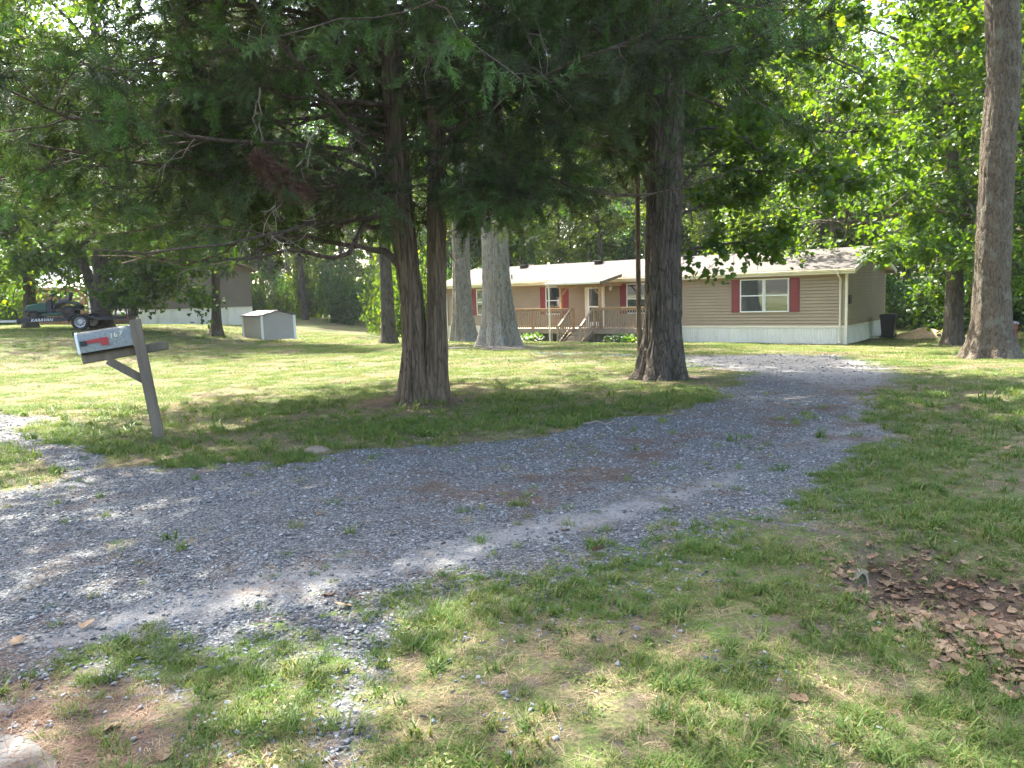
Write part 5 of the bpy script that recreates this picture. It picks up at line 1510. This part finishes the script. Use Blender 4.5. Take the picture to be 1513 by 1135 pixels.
def pipe():
    cm = simple("pipe_concrete", (.33, .28, .20), .9, var=.25, scale=15, bmp=.006, dirt=(.12, .10, .07), dirt_amt=.6)
    c = Vector((PIPE_XY[0] + .065, PIPE_XY[1] - .035, 0.0))
    rt = empty("drain_pipe", c, 0, "open end of a buried drain pipe where the leaf litter begins", "drain pipe")
    ax = Vector((.74, -.67, 0)).normalized()
    b = MB(); n = 24; side = Vector((-ax.y, ax.x, 0)); r0, r1, cz_ = .12, .098, -.055
    rings = [(.0, r0), (.0, r1), (-.6, r1 * .98), (-.6, r0), (.0, r0)]
    vs = []
    for t, r in rings:
        for k in range(n):
            a = 2 * math.pi * k / n; q = ax * t + side * (r * math.cos(a)) + Vector((0, 0, cz_ + r * math.sin(a))); vs.append(q)
    b.add(vs, [(i * n + k, i * n + (k + 1) % n, (i + 1) * n + (k + 1) % n, (i + 1) * n + k) for i in range(4) for k in range(n)])
    b.build("pipe", cm, rt, smooth=True)
    d = MB(); d.disc(ax * -.012 + Vector((0, 0, cz_)), r1, ax, 20, .01); d.build("bore_shade", M['dark_gap'], rt)  # dark disc plugs the mouth, standing in for the shade inside the pipe
pipe()

# ------------------------------------------------------------------ plants by the porch, branches on the ground
def hosta_bed(hx, hy, n, seed, label):
    q = HB + HX * hx + HY * hy
    rt = empty("hosta_plant", (q.x, q.y, Z_H), H_ROT, label, "plant", "flowering plants in front of the porch")
    r = np.random.default_rng(seed); s = Soup(); m = n * 16
    c = np.repeat(r.normal(0, 1, (n, 2)) * np.array([.22, .12]), 16, 0); a = r.uniform(0, 6.28, m); el = r.uniform(.35, 1.3, m)
    D = np.stack([np.cos(a) * np.cos(el), np.sin(a) * np.cos(el), np.sin(el)], 1)
    C = np.stack([c[:, 0], c[:, 1], r.uniform(0, .22, m)], 1)
    s.leaves(C, D, r.normal(0, .4, (m, 3)) + np.array([0, 0, 1]), r.uniform(.22, .42, m), T_OVAL, r)
    add_obj("leaves", s.mesh("leaves", M['hosta']), rt)
    f = Soup(); k = n * 14; C = np.stack([r.normal(0, .3, k), r.uniform(-.32, .0, k), r.uniform(.05, .42, k)], 1)
    f.leaves(C, r.normal(0, 1, (k, 3)), r.normal(0, 1, (k, 3)) + np.array([0, -.5, .5]), r.uniform(.05, .10, k), T_OVAL, r)
    add_obj("flowers", f.mesh("flowers", M['petal']), rt)
for i, (hx, lb) in enumerate(((5.9, "leftmost flowering plant beside the trunk of the wide grey oak"), (6.6, "flowering plant left of centre in the bed before the porch"), (7.3, "flowering plant right of centre in the bed before the porch"), (7.9, "flowering plant next to the cream downspout of the porch"),
                              (12.0, "white flowering plant right of the porch stairs"), (12.6, "flowering plant beside the stem of the young cedar"))):
    hosta_bed(hx, -2.55, 5, 300 + i, lb)

def sticks():
    m = M['twig_grey']; r = random.Random(6)
    def stick(px, py, L, rz, rad, lb, grp):
        p = on_ground(px, py); pts = []; 
        for i in range(7):
            t = i / 6 - .5; x = p.x + math.cos(rz) * L * t + r.uniform(-.03, .03) * L; y = p.y + math.sin(rz) * L * t + r.uniform(-.03, .03) * L
            pts.append((x, y, gzf(x, y) + rad + r.uniform(0, .05)))
        b = MB(); b.tube(pts, [rad * (1 - .6 * i / 6) for i in range(7)], 6)
        a = Vector(pts[3]); b.tube([a, a + Vector((math.cos(rz + .7), math.sin(rz + .7), .12)) * L * .25], [rad * .6, rad * .3], 5)
        tag(b.build("fallen_branch", m, None, smooth=True), lb, "branch", grp)
    for i in range(9):
        stick(r.uniform(655, 765), r.uniform(513, 519), r.uniform(.9, 2.0), r.uniform(-.6, .6), r.uniform(.02, .035), "bare fallen branch in the litter at the foot of the two grey oaks", "fallen branches under the grey oaks")
    for i in range(7):
        stick(r.uniform(528, 562), r.uniform(497, 503), r.uniform(.8, 1.6), r.uniform(-.9, .9), r.uniform(.02, .035), "bare fallen branch in the small pile left of the dark trunked tree", "fallen branches in the brush pile")
    stick(895, 628, .5, .0, .008, "thin pale stick lying on the gravel near the grass edge", None)
sticks()

# ------------------------------------------------------------------ scattered ground cover (each kind one object of stuff)
def in_view(x, y, margin=.8):
    return np.abs(x) < .66 * y + margin + .6

def spread_pts(rng, y0, y1, dens, xlim=None):
    """random ground points in the wedge in front of the camera, dens per square metre"""
    ym = y1; area = (y1 - y0) * (2 * (.66 * (y0 + y1) / 2 + 1.4)); n = int(area * dens)
    w0, w1 = .66 * y0 + 1.4, .66 * y1 + 1.4
    u = rng.random(n); y = (np.sqrt(w0 ** 2 + u * (w1 ** 2 - w0 ** 2)) - 1.4) / .66
    x = rng.uniform(-1, 1, n) * (.66 * y + 1.4)
    return x, y

def house_clear(x, y, m=.25):
    hx = (x - HB.x) * HX.x + (y - HB.y) * HX.y; hy = (x - HB.x) * HY.x + (y - HB.y) * HY.y
    return ~((hx > -m) & (hx < HL + m) & (hy > -m) & (hy < HW + m))

def scatter(name, P, rot, scl, var, meshes):
    """one object whose points carry instances of the given meshes"""
    me = bpy.data.meshes.new(name); me.vertices.add(len(P)); me.vertices.foreach_set("co", P.astype(np.float32).ravel())
    a = me.attributes.new("rot", 'FLOAT_VECTOR', 'POINT'); a.data.foreach_set("vector", rot.astype(np.float32).ravel())
    a = me.attributes.new("scl", 'FLOAT', 'POINT'); a.data.foreach_set("value", scl.astype(np.float32))
    a = me.attributes.new("var", 'INT', 'POINT'); a.data.foreach_set("value", var.astype(np.int32))
    o = add_obj(name, me); tag(o, kind="stuff")
    ng = bpy.data.node_groups.new(name, 'GeometryNodeTree')
    ng.interface.new_socket("Geometry", in_out='INPUT', socket_type='NodeSocketGeometry')
    ng.interface.new_socket("Geometry", in_out='OUTPUT', socket_type='NodeSocketGeometry')
    gi = ng.nodes.new("NodeGroupInput"); go = ng.nodes.new("NodeGroupOutput"); jn = ng.nodes.new("GeometryNodeJoinGeometry")
    def na(nm, t):
        n = ng.nodes.new("GeometryNodeInputNamedAttribute"); n.data_type = t; n.inputs[0].default_value = nm; return n.outputs[0]
    r_, s_, v_ = na("rot", 'FLOAT_VECTOR'), na("scl", 'FLOAT'), na("var", 'INT')
    e2r = ng.nodes.new("FunctionNodeEulerToRotation"); ng.links.new(r_, e2r.inputs[0])
    for i, m in enumerate(meshes):
        ob = bpy.data.objects.new(name + "_piece", m)
        oi = ng.nodes.new("GeometryNodeObjectInfo"); oi.inputs["Object"].default_value = ob
        cp = ng.nodes.new("FunctionNodeCompare"); cp.data_type = 'INT'; cp.operation = 'EQUAL'
        ng.links.new(v_, cp.inputs[2]); cp.inputs[3].default_value = i
        ip = ng.nodes.new("GeometryNodeInstanceOnPoints")
        ng.links.new(gi.outputs[0], ip.inputs["Points"]); ng.links.new(cp.outputs[0], ip.inputs["Selection"])
        ng.links.new(oi.outputs["Geometry"], ip.inputs["Instance"]); ng.links.new(e2r.outputs[0], ip.inputs["Rotation"]); ng.links.new(s_, ip.inputs["Scale"])
        ng.links.new(ip.outputs[0], jn.inputs[0])
    ng.links.new(jn.outputs[0], go.inputs[0])
    md = o.modifiers.new("scatter", 'NODES'); md.node_group = ng
    return o

M['grass'] = leaf_mat("grass", [(0, (.055, .115, .018)), (.35, (.08, .15, .025)), (.6, (.125, .19, .04)), (.8, (.20, .21, .07)), (1, (.36, .30, .15))], .35, (1.2, 1.2, .6), rough=.6, spec=.25, inst=True)
M['grass_near'] = leaf_mat("grass_near", [(0, (.05, .10, .016)), (.4, (.082, .14, .024)), (.75, (.13, .175, .04)), (1, (.28, .24, .10))], .35, (1.2, 1.25, .5), rough=.5, spec=.3, inst=True)
M['thatch'] = leaf_mat("thatch", [(0, (.12, .09, .05)), (.5, (.26, .20, .11)), (1, (.42, .34, .20))], .15, (1, 1, 1), rough=.8, spec=.15, inst=True)
M['needles'] = leaf_mat("needles", [(0, (.09, .05, .032)), (.5, (.17, .105, .07)), (1, (.26, .18, .12))], .1, (1, 1, 1), rough=.8, spec=.15, inst=True)
M['dead_leaf'] = leaf_mat("dead_leaf", [(0, (.055, .036, .02)), (.35, (.13, .085, .048)), (.75, (.225, .15, .088)), (.93, (.32, .22, .13)), (1, (.32, .14, .06))], .15, (1.1, 1, .9), rough=.65, spec=.3, inst=True)
M['chips'] = None
def chip_mat():
    m, nt, out = new_mat("slate_chips")
    oi = nt.nodes.new("ShaderNodeObjectInfo"); n = noise(nt, objvec(nt), 30, 3)
    c = ramp(nt, mathn(nt, 'ADD', mathn(nt, 'MULTIPLY', oi.outputs["Random"], .85), mathn(nt, 'MULTIPLY', n, .15)),
             [(0, (.036, .038, .038)), (.3, (.105, .109, .109)), (.65, (.185, .192, .192)), (.9, (.28, .286, .282)), (1, (.42, .41, .38))])
    princ(nt, out, c, .7, 0, .4); return m
M['chips'] = chip_mat()

def blade_mesh(rng, n, hgt, wid, rad, lean, mat, segs=3, name="blades", flat=0.0):
    a = rng.uniform(0, 6.28, n); r = rad * np.sqrt(rng.random(n)); bx, by = r * np.cos(rng.uniform(0, 6.28, n)), r * np.sin(rng.uniform(0, 6.28, n))
    h = hgt * rng.uniform(.45, 1.15, n); ln = lean * rng.uniform(.4, 1.3, n)
    V = []; t = np.linspace(0, 1, segs + 1)
    dx, dy = np.cos(a), np.sin(a)
    for k, tk in enumerate(t):
        w = wid * (1 - tk ** 1.5) * .5 * rng.uniform(.85, 1.15, n); f = h * ln * tk ** 1.7; z = h * (tk - .35 * ln * tk ** 2) * (1 - flat) + .003
        x = bx + dx * f; y = by + dy * f
        if k < segs: V.append(np.stack([x - dy * w, y + dx * w, z], 1)); V.append(np.stack([x + dy * w, y - dx * w, z], 1))
        else: V.append(np.stack([x, y, z], 1))
    V = np.stack(V, 1); k = V.shape[1]; b = np.arange(n)[:, None] * k
    q = np.concatenate([np.stack([b[:, 0] + 2 * i, b[:, 0] + 2 * i + 1, b[:, 0] + 2 * i + 3, b[:, 0] + 2 * i + 2], 1) for i in range(segs - 1)])
    tr = np.stack([b[:, 0] + k - 3, b[:, 0] + k - 2, b[:, 0] + k - 1], 1)
    return np_mesh(name, V.reshape(-1, 3), [q, tr], mat, False, {"rnd": np.repeat(rng.random(n), k)})

def ground_cover():
    rng = np.random.default_rng(77)
    # ---------- near tufts
    V = [blade_mesh(rng, 42, .050, .0034, .05, .9, M['grass_near']), blade_mesh(rng, 36, .038, .003, .055, 1.2, M['grass_near']),
         blade_mesh(rng, 26, .060, .0042, .045, .8, M['grass']), blade_mesh(rng, 16, .085, .0085, .03, 1.15, M['grass_near'], 4),
         blade_mesh(rng, 24, .045, .0025, .06, 1.8, M['thatch'], 3, flat=.55), blade_mesh(rng, 30, .05, .0022, .07, 2.2, M['thatch'], 3, flat=.75)]
    s = Soup(); n = 22; C = np.stack([rng.normal(0, .03, n), rng.normal(0, .03, n), rng.uniform(.01, .035, n)], 1)
    s.leaves(C, rng.normal(0, 1, (n, 3)) * np.array([1, 1, .2]), np.array([0, 0, 1.]) + rng.normal(0, .25, (n, 3)), rng.uniform(.012, .024, n), T_OVAL, rng)
    V.append(s.mesh("weed", M['grass_near']))
    def tone(x, y): return fbm(x * 1.1, y * 1.1, 31, 4), fbm(x * 3.1, y * 3.1, 57, 3)
    parts = []
    for y0, y1, dens, sc in ((1.7, 4.2, 980, .85), (4.2, 7.5, 480, 1.05), (7.5, 12, 170, 1.5)):
        x, y = spread_pts(rng, y0, y1, dens); g, so, li, pa, ne = masks(x, y); a, b = tone(x, y)
        pr = (1 - sstep(.35, .75, g + .5 * (b - .5))) * (1 - .75 * so) * (1 - .85 * li)
        far = y > 6.5
        bare = sstep(.36, .56, a * .55 + b * .45 + np.where(far, .12, 0))
        k = rng.random(len(x)) < np.maximum(pr * (.24 + .66 * bare), .012 + .10 * (fbm(x * 1.7, y * 1.7, 44, 3) > .66))
        x, y, a, b, g = x[k], y[k], a[k], b[k], g[k]; u = rng.random(len(x))
        green = sstep(.36, .62, a + .25 * (b - .5))
        v = np.where(u < .30 * (1 - green) + .10, 5, np.where(u < .62 * (1 - green) + .14, 4, np.where(u < .80 - .3 * green, 2, np.where(u < .88, rng.integers(0, 2, len(x)), np.where(rng.random(len(x)) < .5, 3, 6)))))
        parts.append((x, y, v, sc * rng.uniform(.65, 1.25, len(x))))
    x = np.concatenate([p[0] for p in parts]); y = np.concatenate([p[1] for p in parts]); v = np.concatenate([p[2] for p in parts]); sc = np.concatenate([p[3] for p in parts])
    n = len(x); rot = np.stack([rng.normal(0, .08, n), rng.normal(0, .08, n), rng.uniform(0, 6.28, n)], 1)
    scatter("grass", np.stack([x, y, gz(x, y) - .004], 1), rot, sc, v, V)
    print("near grass", n)
    # ---------- lawn patches farther out
    V = [blade_mesh(rng, 130, .055, .006, .22, .8, M['grass'], 2), blade_mesh(rng, 120, .045, .006, .22, 1.0, M['grass'], 2), blade_mesh(rng, 90, .05, .006, .22, 1.5, M['thatch'], 2, flat=.4)]
    X = []; 
    for y0, y1, dens, sc in ((11, 18, 26, .9), (18, 30, 11, 1.3), (30, 50, 4.5, 1.9)):
        x, y = spread_pts(rng, y0, y1, dens); g, so, li, pa, ne = masks(x, y); a, b = tone(x, y)
        k = (rng.random(len(x)) < (1 - sstep(.3, .6, g + .4 * (b - .5))) * (1 - .8 * so) * (1 - .7 * li)) & house_clear(x, y)
        x, y, a = x[k], y[k], a[k]; v = np.where(rng.random(len(x)) < .25 + .5 * (1 - sstep(.35, .55, a)), 2, rng.integers(0, 2, len(x)))
        X.append((x, y, v, sc * rng.uniform(.7, 1.2, len(x))))
    x = np.concatenate([p[0] for p in X]); y = np.concatenate([p[1] for p in X]); v = np.concatenate([p[2] for p in X]); sc = np.concatenate([p[3] for p in X]); n = len(x)
    scatter("lawn_grass", np.stack([x, y, gz(x, y) - .004], 1), np.stack([np.zeros(n), np.zeros(n), rng.uniform(0, 6.28, n)], 1), sc, v, V)
    print("lawn", n)
    # ---------- slate chips
    V = []
    for i in range(7):
        k = rng.integers(5, 8); a = np.sort(rng.uniform(0, 6.28, k)); r = rng.uniform(.6, 1.1, k); e = rng.uniform(.5, .9); t = rng.uniform(.10, .28)
        lo = np.stack([r * np.cos(a), e * r * np.sin(a), np.full(k, -t)], 1); hi = lo * np.array([.85, .85, 1]) + np.array([rng.uniform(-.1, .1), rng.uniform(-.1, .1), 2 * t]); hi[:, 2] += rng.uniform(-.08, .08, k)
        vs = np.concatenate([lo, hi, [hi.mean(0)]]); f = [(j, (j + 1) % k, (j + 1) % k + k, j + k) for j in range(k)]; tr = [(j + k, (j + 1) % k + k, 2 * k) for j in range(k)]
        V.append(np_mesh("chip", vs, [np.array(f), np.array(tr)], M['chips']))
    X = []
    for y0, y1, dens, s0, s1 in ((1.7, 4.5, 2000, .004, .021), (4.5, 8.5, 1300, .005, .021), (8.5, 14, 300, .010, .028), (14, 26, 60, .02, .05)):
        x, y = spread_pts(rng, y0, y1, dens); g, so, li, pa, ne = masks(x, y); a, b = tone(x, y); c = fbm(x * 2.3, y * 2.3, 91, 4)
        pr = sstep(.30, .62, g + .7 * (c - .5)) * (1 - .6 * pa) + .25 * sstep(.5, .65, c) * so + .03
        k = rng.random(len(x)) < pr * (.25 + .75 * sstep(.35, .55, b))
        m = k.sum(); X.append((x[k], y[k], s0 + (s1 - s0) * rng.random(m) ** 2.4))
    x = np.concatenate([p[0] for p in X]); y = np.concatenate([p[1] for p in X]); sc = np.concatenate([p[2] for p in X]); n = len(x)
    scatter("gravel", np.stack([x, y, gz(x, y) + .004 + sc * .1], 1), np.stack([rng.normal(0, .22, n), rng.normal(0, .22, n), rng.uniform(0, 6.28, n)], 1), sc, rng.integers(0, 7, n), V)
    print("chips", n)
    # ---------- dead leaves: a drift in the swale, single ones elsewhere
    V = []
    for i in range(5):
        tv, tf = T_MAPLE; c = rng.uniform(.2, .9); w = tv.copy(); w[:, 2] = c * (w[:, 1] ** 2) * 1.1 + rng.uniform(-.3, .5) * (w[:, 0] - .4) ** 2 + rng.normal(0, .03, len(w)); w[:, 1] *= rng.uniform(.8, 1.1)
        V.append(np_mesh("leaf", w, tf, M['dead_leaf'], False, {"rnd": np.full(len(w), rng.random())}))
    x, y = spread_pts(rng, 2.4, 6.5, 900); g, so, li, pa, ne = masks(x, y); k = rng.random(len(x)) < np.clip(li * 1.3 - .9 * (1 - li) * fbm(x * 3, y * 3, 5), 0, 1) * (.8 + .2 * (fbm(x * 2, y * 2, 6) > .42))
    x1, y1 = x[k], y[k]
    x, y = spread_pts(rng, 2, 24, 2.6); g, so, li, pa, ne = masks(x, y); k = rng.random(len(x)) < np.clip(.10 + 2.2 * li * (y > 8) + .35 * ((x > 0) & (y > 9) & (y < 20)), 0, 1)
    x2, y2 = x[k], y[k]
    lf = on_ground(152, 1085); x3 = np.array([on_ground(a, b_).x for a, b_ in ((152, 1085), (875, 818), (488, 882), (120, 933), (1412, 842), (1455, 825), (30, 955), (520, 898), (240, 1130))]); y3 = np.array([on_ground(a, b_).y for a, b_ in ((152, 1085), (875, 818), (488, 882), (120, 933), (1412, 842), (1455, 825), (30, 955), (520, 898), (240, 1130))])
    x = np.concatenate([x1, x2, x3]); y = np.concatenate([y1, y2, y3]); n = len(x); sc = np.concatenate([rng.uniform(.022, .062, len(x1)), rng.uniform(.03, .075, len(x2)), rng.uniform(.06, .09, len(x3))])
    lift = np.concatenate([rng.uniform(.0, .02, len(x1)), np.full(len(x2) + len(x3), .012)])
    scatter("fallen_leaves", np.stack([x, y, gz(x, y) + lift], 1), np.stack([rng.normal(0, .24, n), rng.normal(0, .24, n), rng.uniform(0, 6.28, n)], 1), sc, rng.integers(0, 5, n), V)
    print("leaves", n)
    # ---------- brown needles and twiglets
    V = [blade_mesh(rng, 34, .075, .0022, .11, 2.4, M['needles'], 2, flat=.9), blade_mesh(rng, 26, .06, .002, .10, 2.4, M['needles'], 2, flat=.85)]
    x, y = spread_pts(rng, 1.8, 13.5, 110); g, so, li, pa, ne = masks(x, y); c = fbm(x * 2.7, y * 2.7, 13, 4)
    k = rng.random(len(x)) < np.clip(so * 1.1 + .95 * ne * sstep(.48, .60, c) + .35 * li + .05, 0, 1)
    x, y = x[k], y[k]; n = len(x)
    scatter("needle_litter", np.stack([x, y, gz(x, y) + .004], 1), np.stack([np.zeros(n), np.zeros(n), rng.uniform(0, 6.28, n)], 1), rng.uniform(.7, 1.2, n), rng.integers(0, 2, n), V)
    print("needles", n)
    # concrete apron in the corner nearest the road
    P = [on_ground(*q) for q in ((-60, 1078), (40, 1090), (82, 1122), (95, 1180), (-60, 1200))]
    me = bpy.data.meshes.new("pavement"); me.from_pydata([(q.x, q.y, q.z + .003) for q in P] + [(q.x, q.y, q.z - .06) for q in P], [], [tuple(range(5))] + [(i, (i + 1) % 5, (i + 1) % 5 + 5, i + 5) for i in range(5)])
    me.materials.append(simple("old_concrete", (.11, .108, .10), .9, var=.3, scale=20, bmp=.01)); tag(add_obj("pavement", me), kind="structure")
ground_cover()

# ------------------------------------------------------------------ the hazy summer air
def haze():
    b = MB(); b.box(-330, 330, -60, 450, -3.0, 36.0)
    m = bpy.data.materials.new("haze"); m.use_nodes = True; nt = m.node_tree; nt.nodes.clear()
    out = nt.nodes.new("ShaderNodeOutputMaterial"); v = nt.nodes.new("ShaderNodeVolumePrincipled")
    v.inputs["Color"].default_value = (.92, .95, 1.0, 1); v.inputs["Density"].default_value = HAZE
    v.inputs["Anisotropy"].default_value = 0.3
    nt.links.new(v.outputs[0], out.inputs["Volume"])
    tag(b.build("haze", m), kind="stuff")
HAZE = 0.00025
haze()
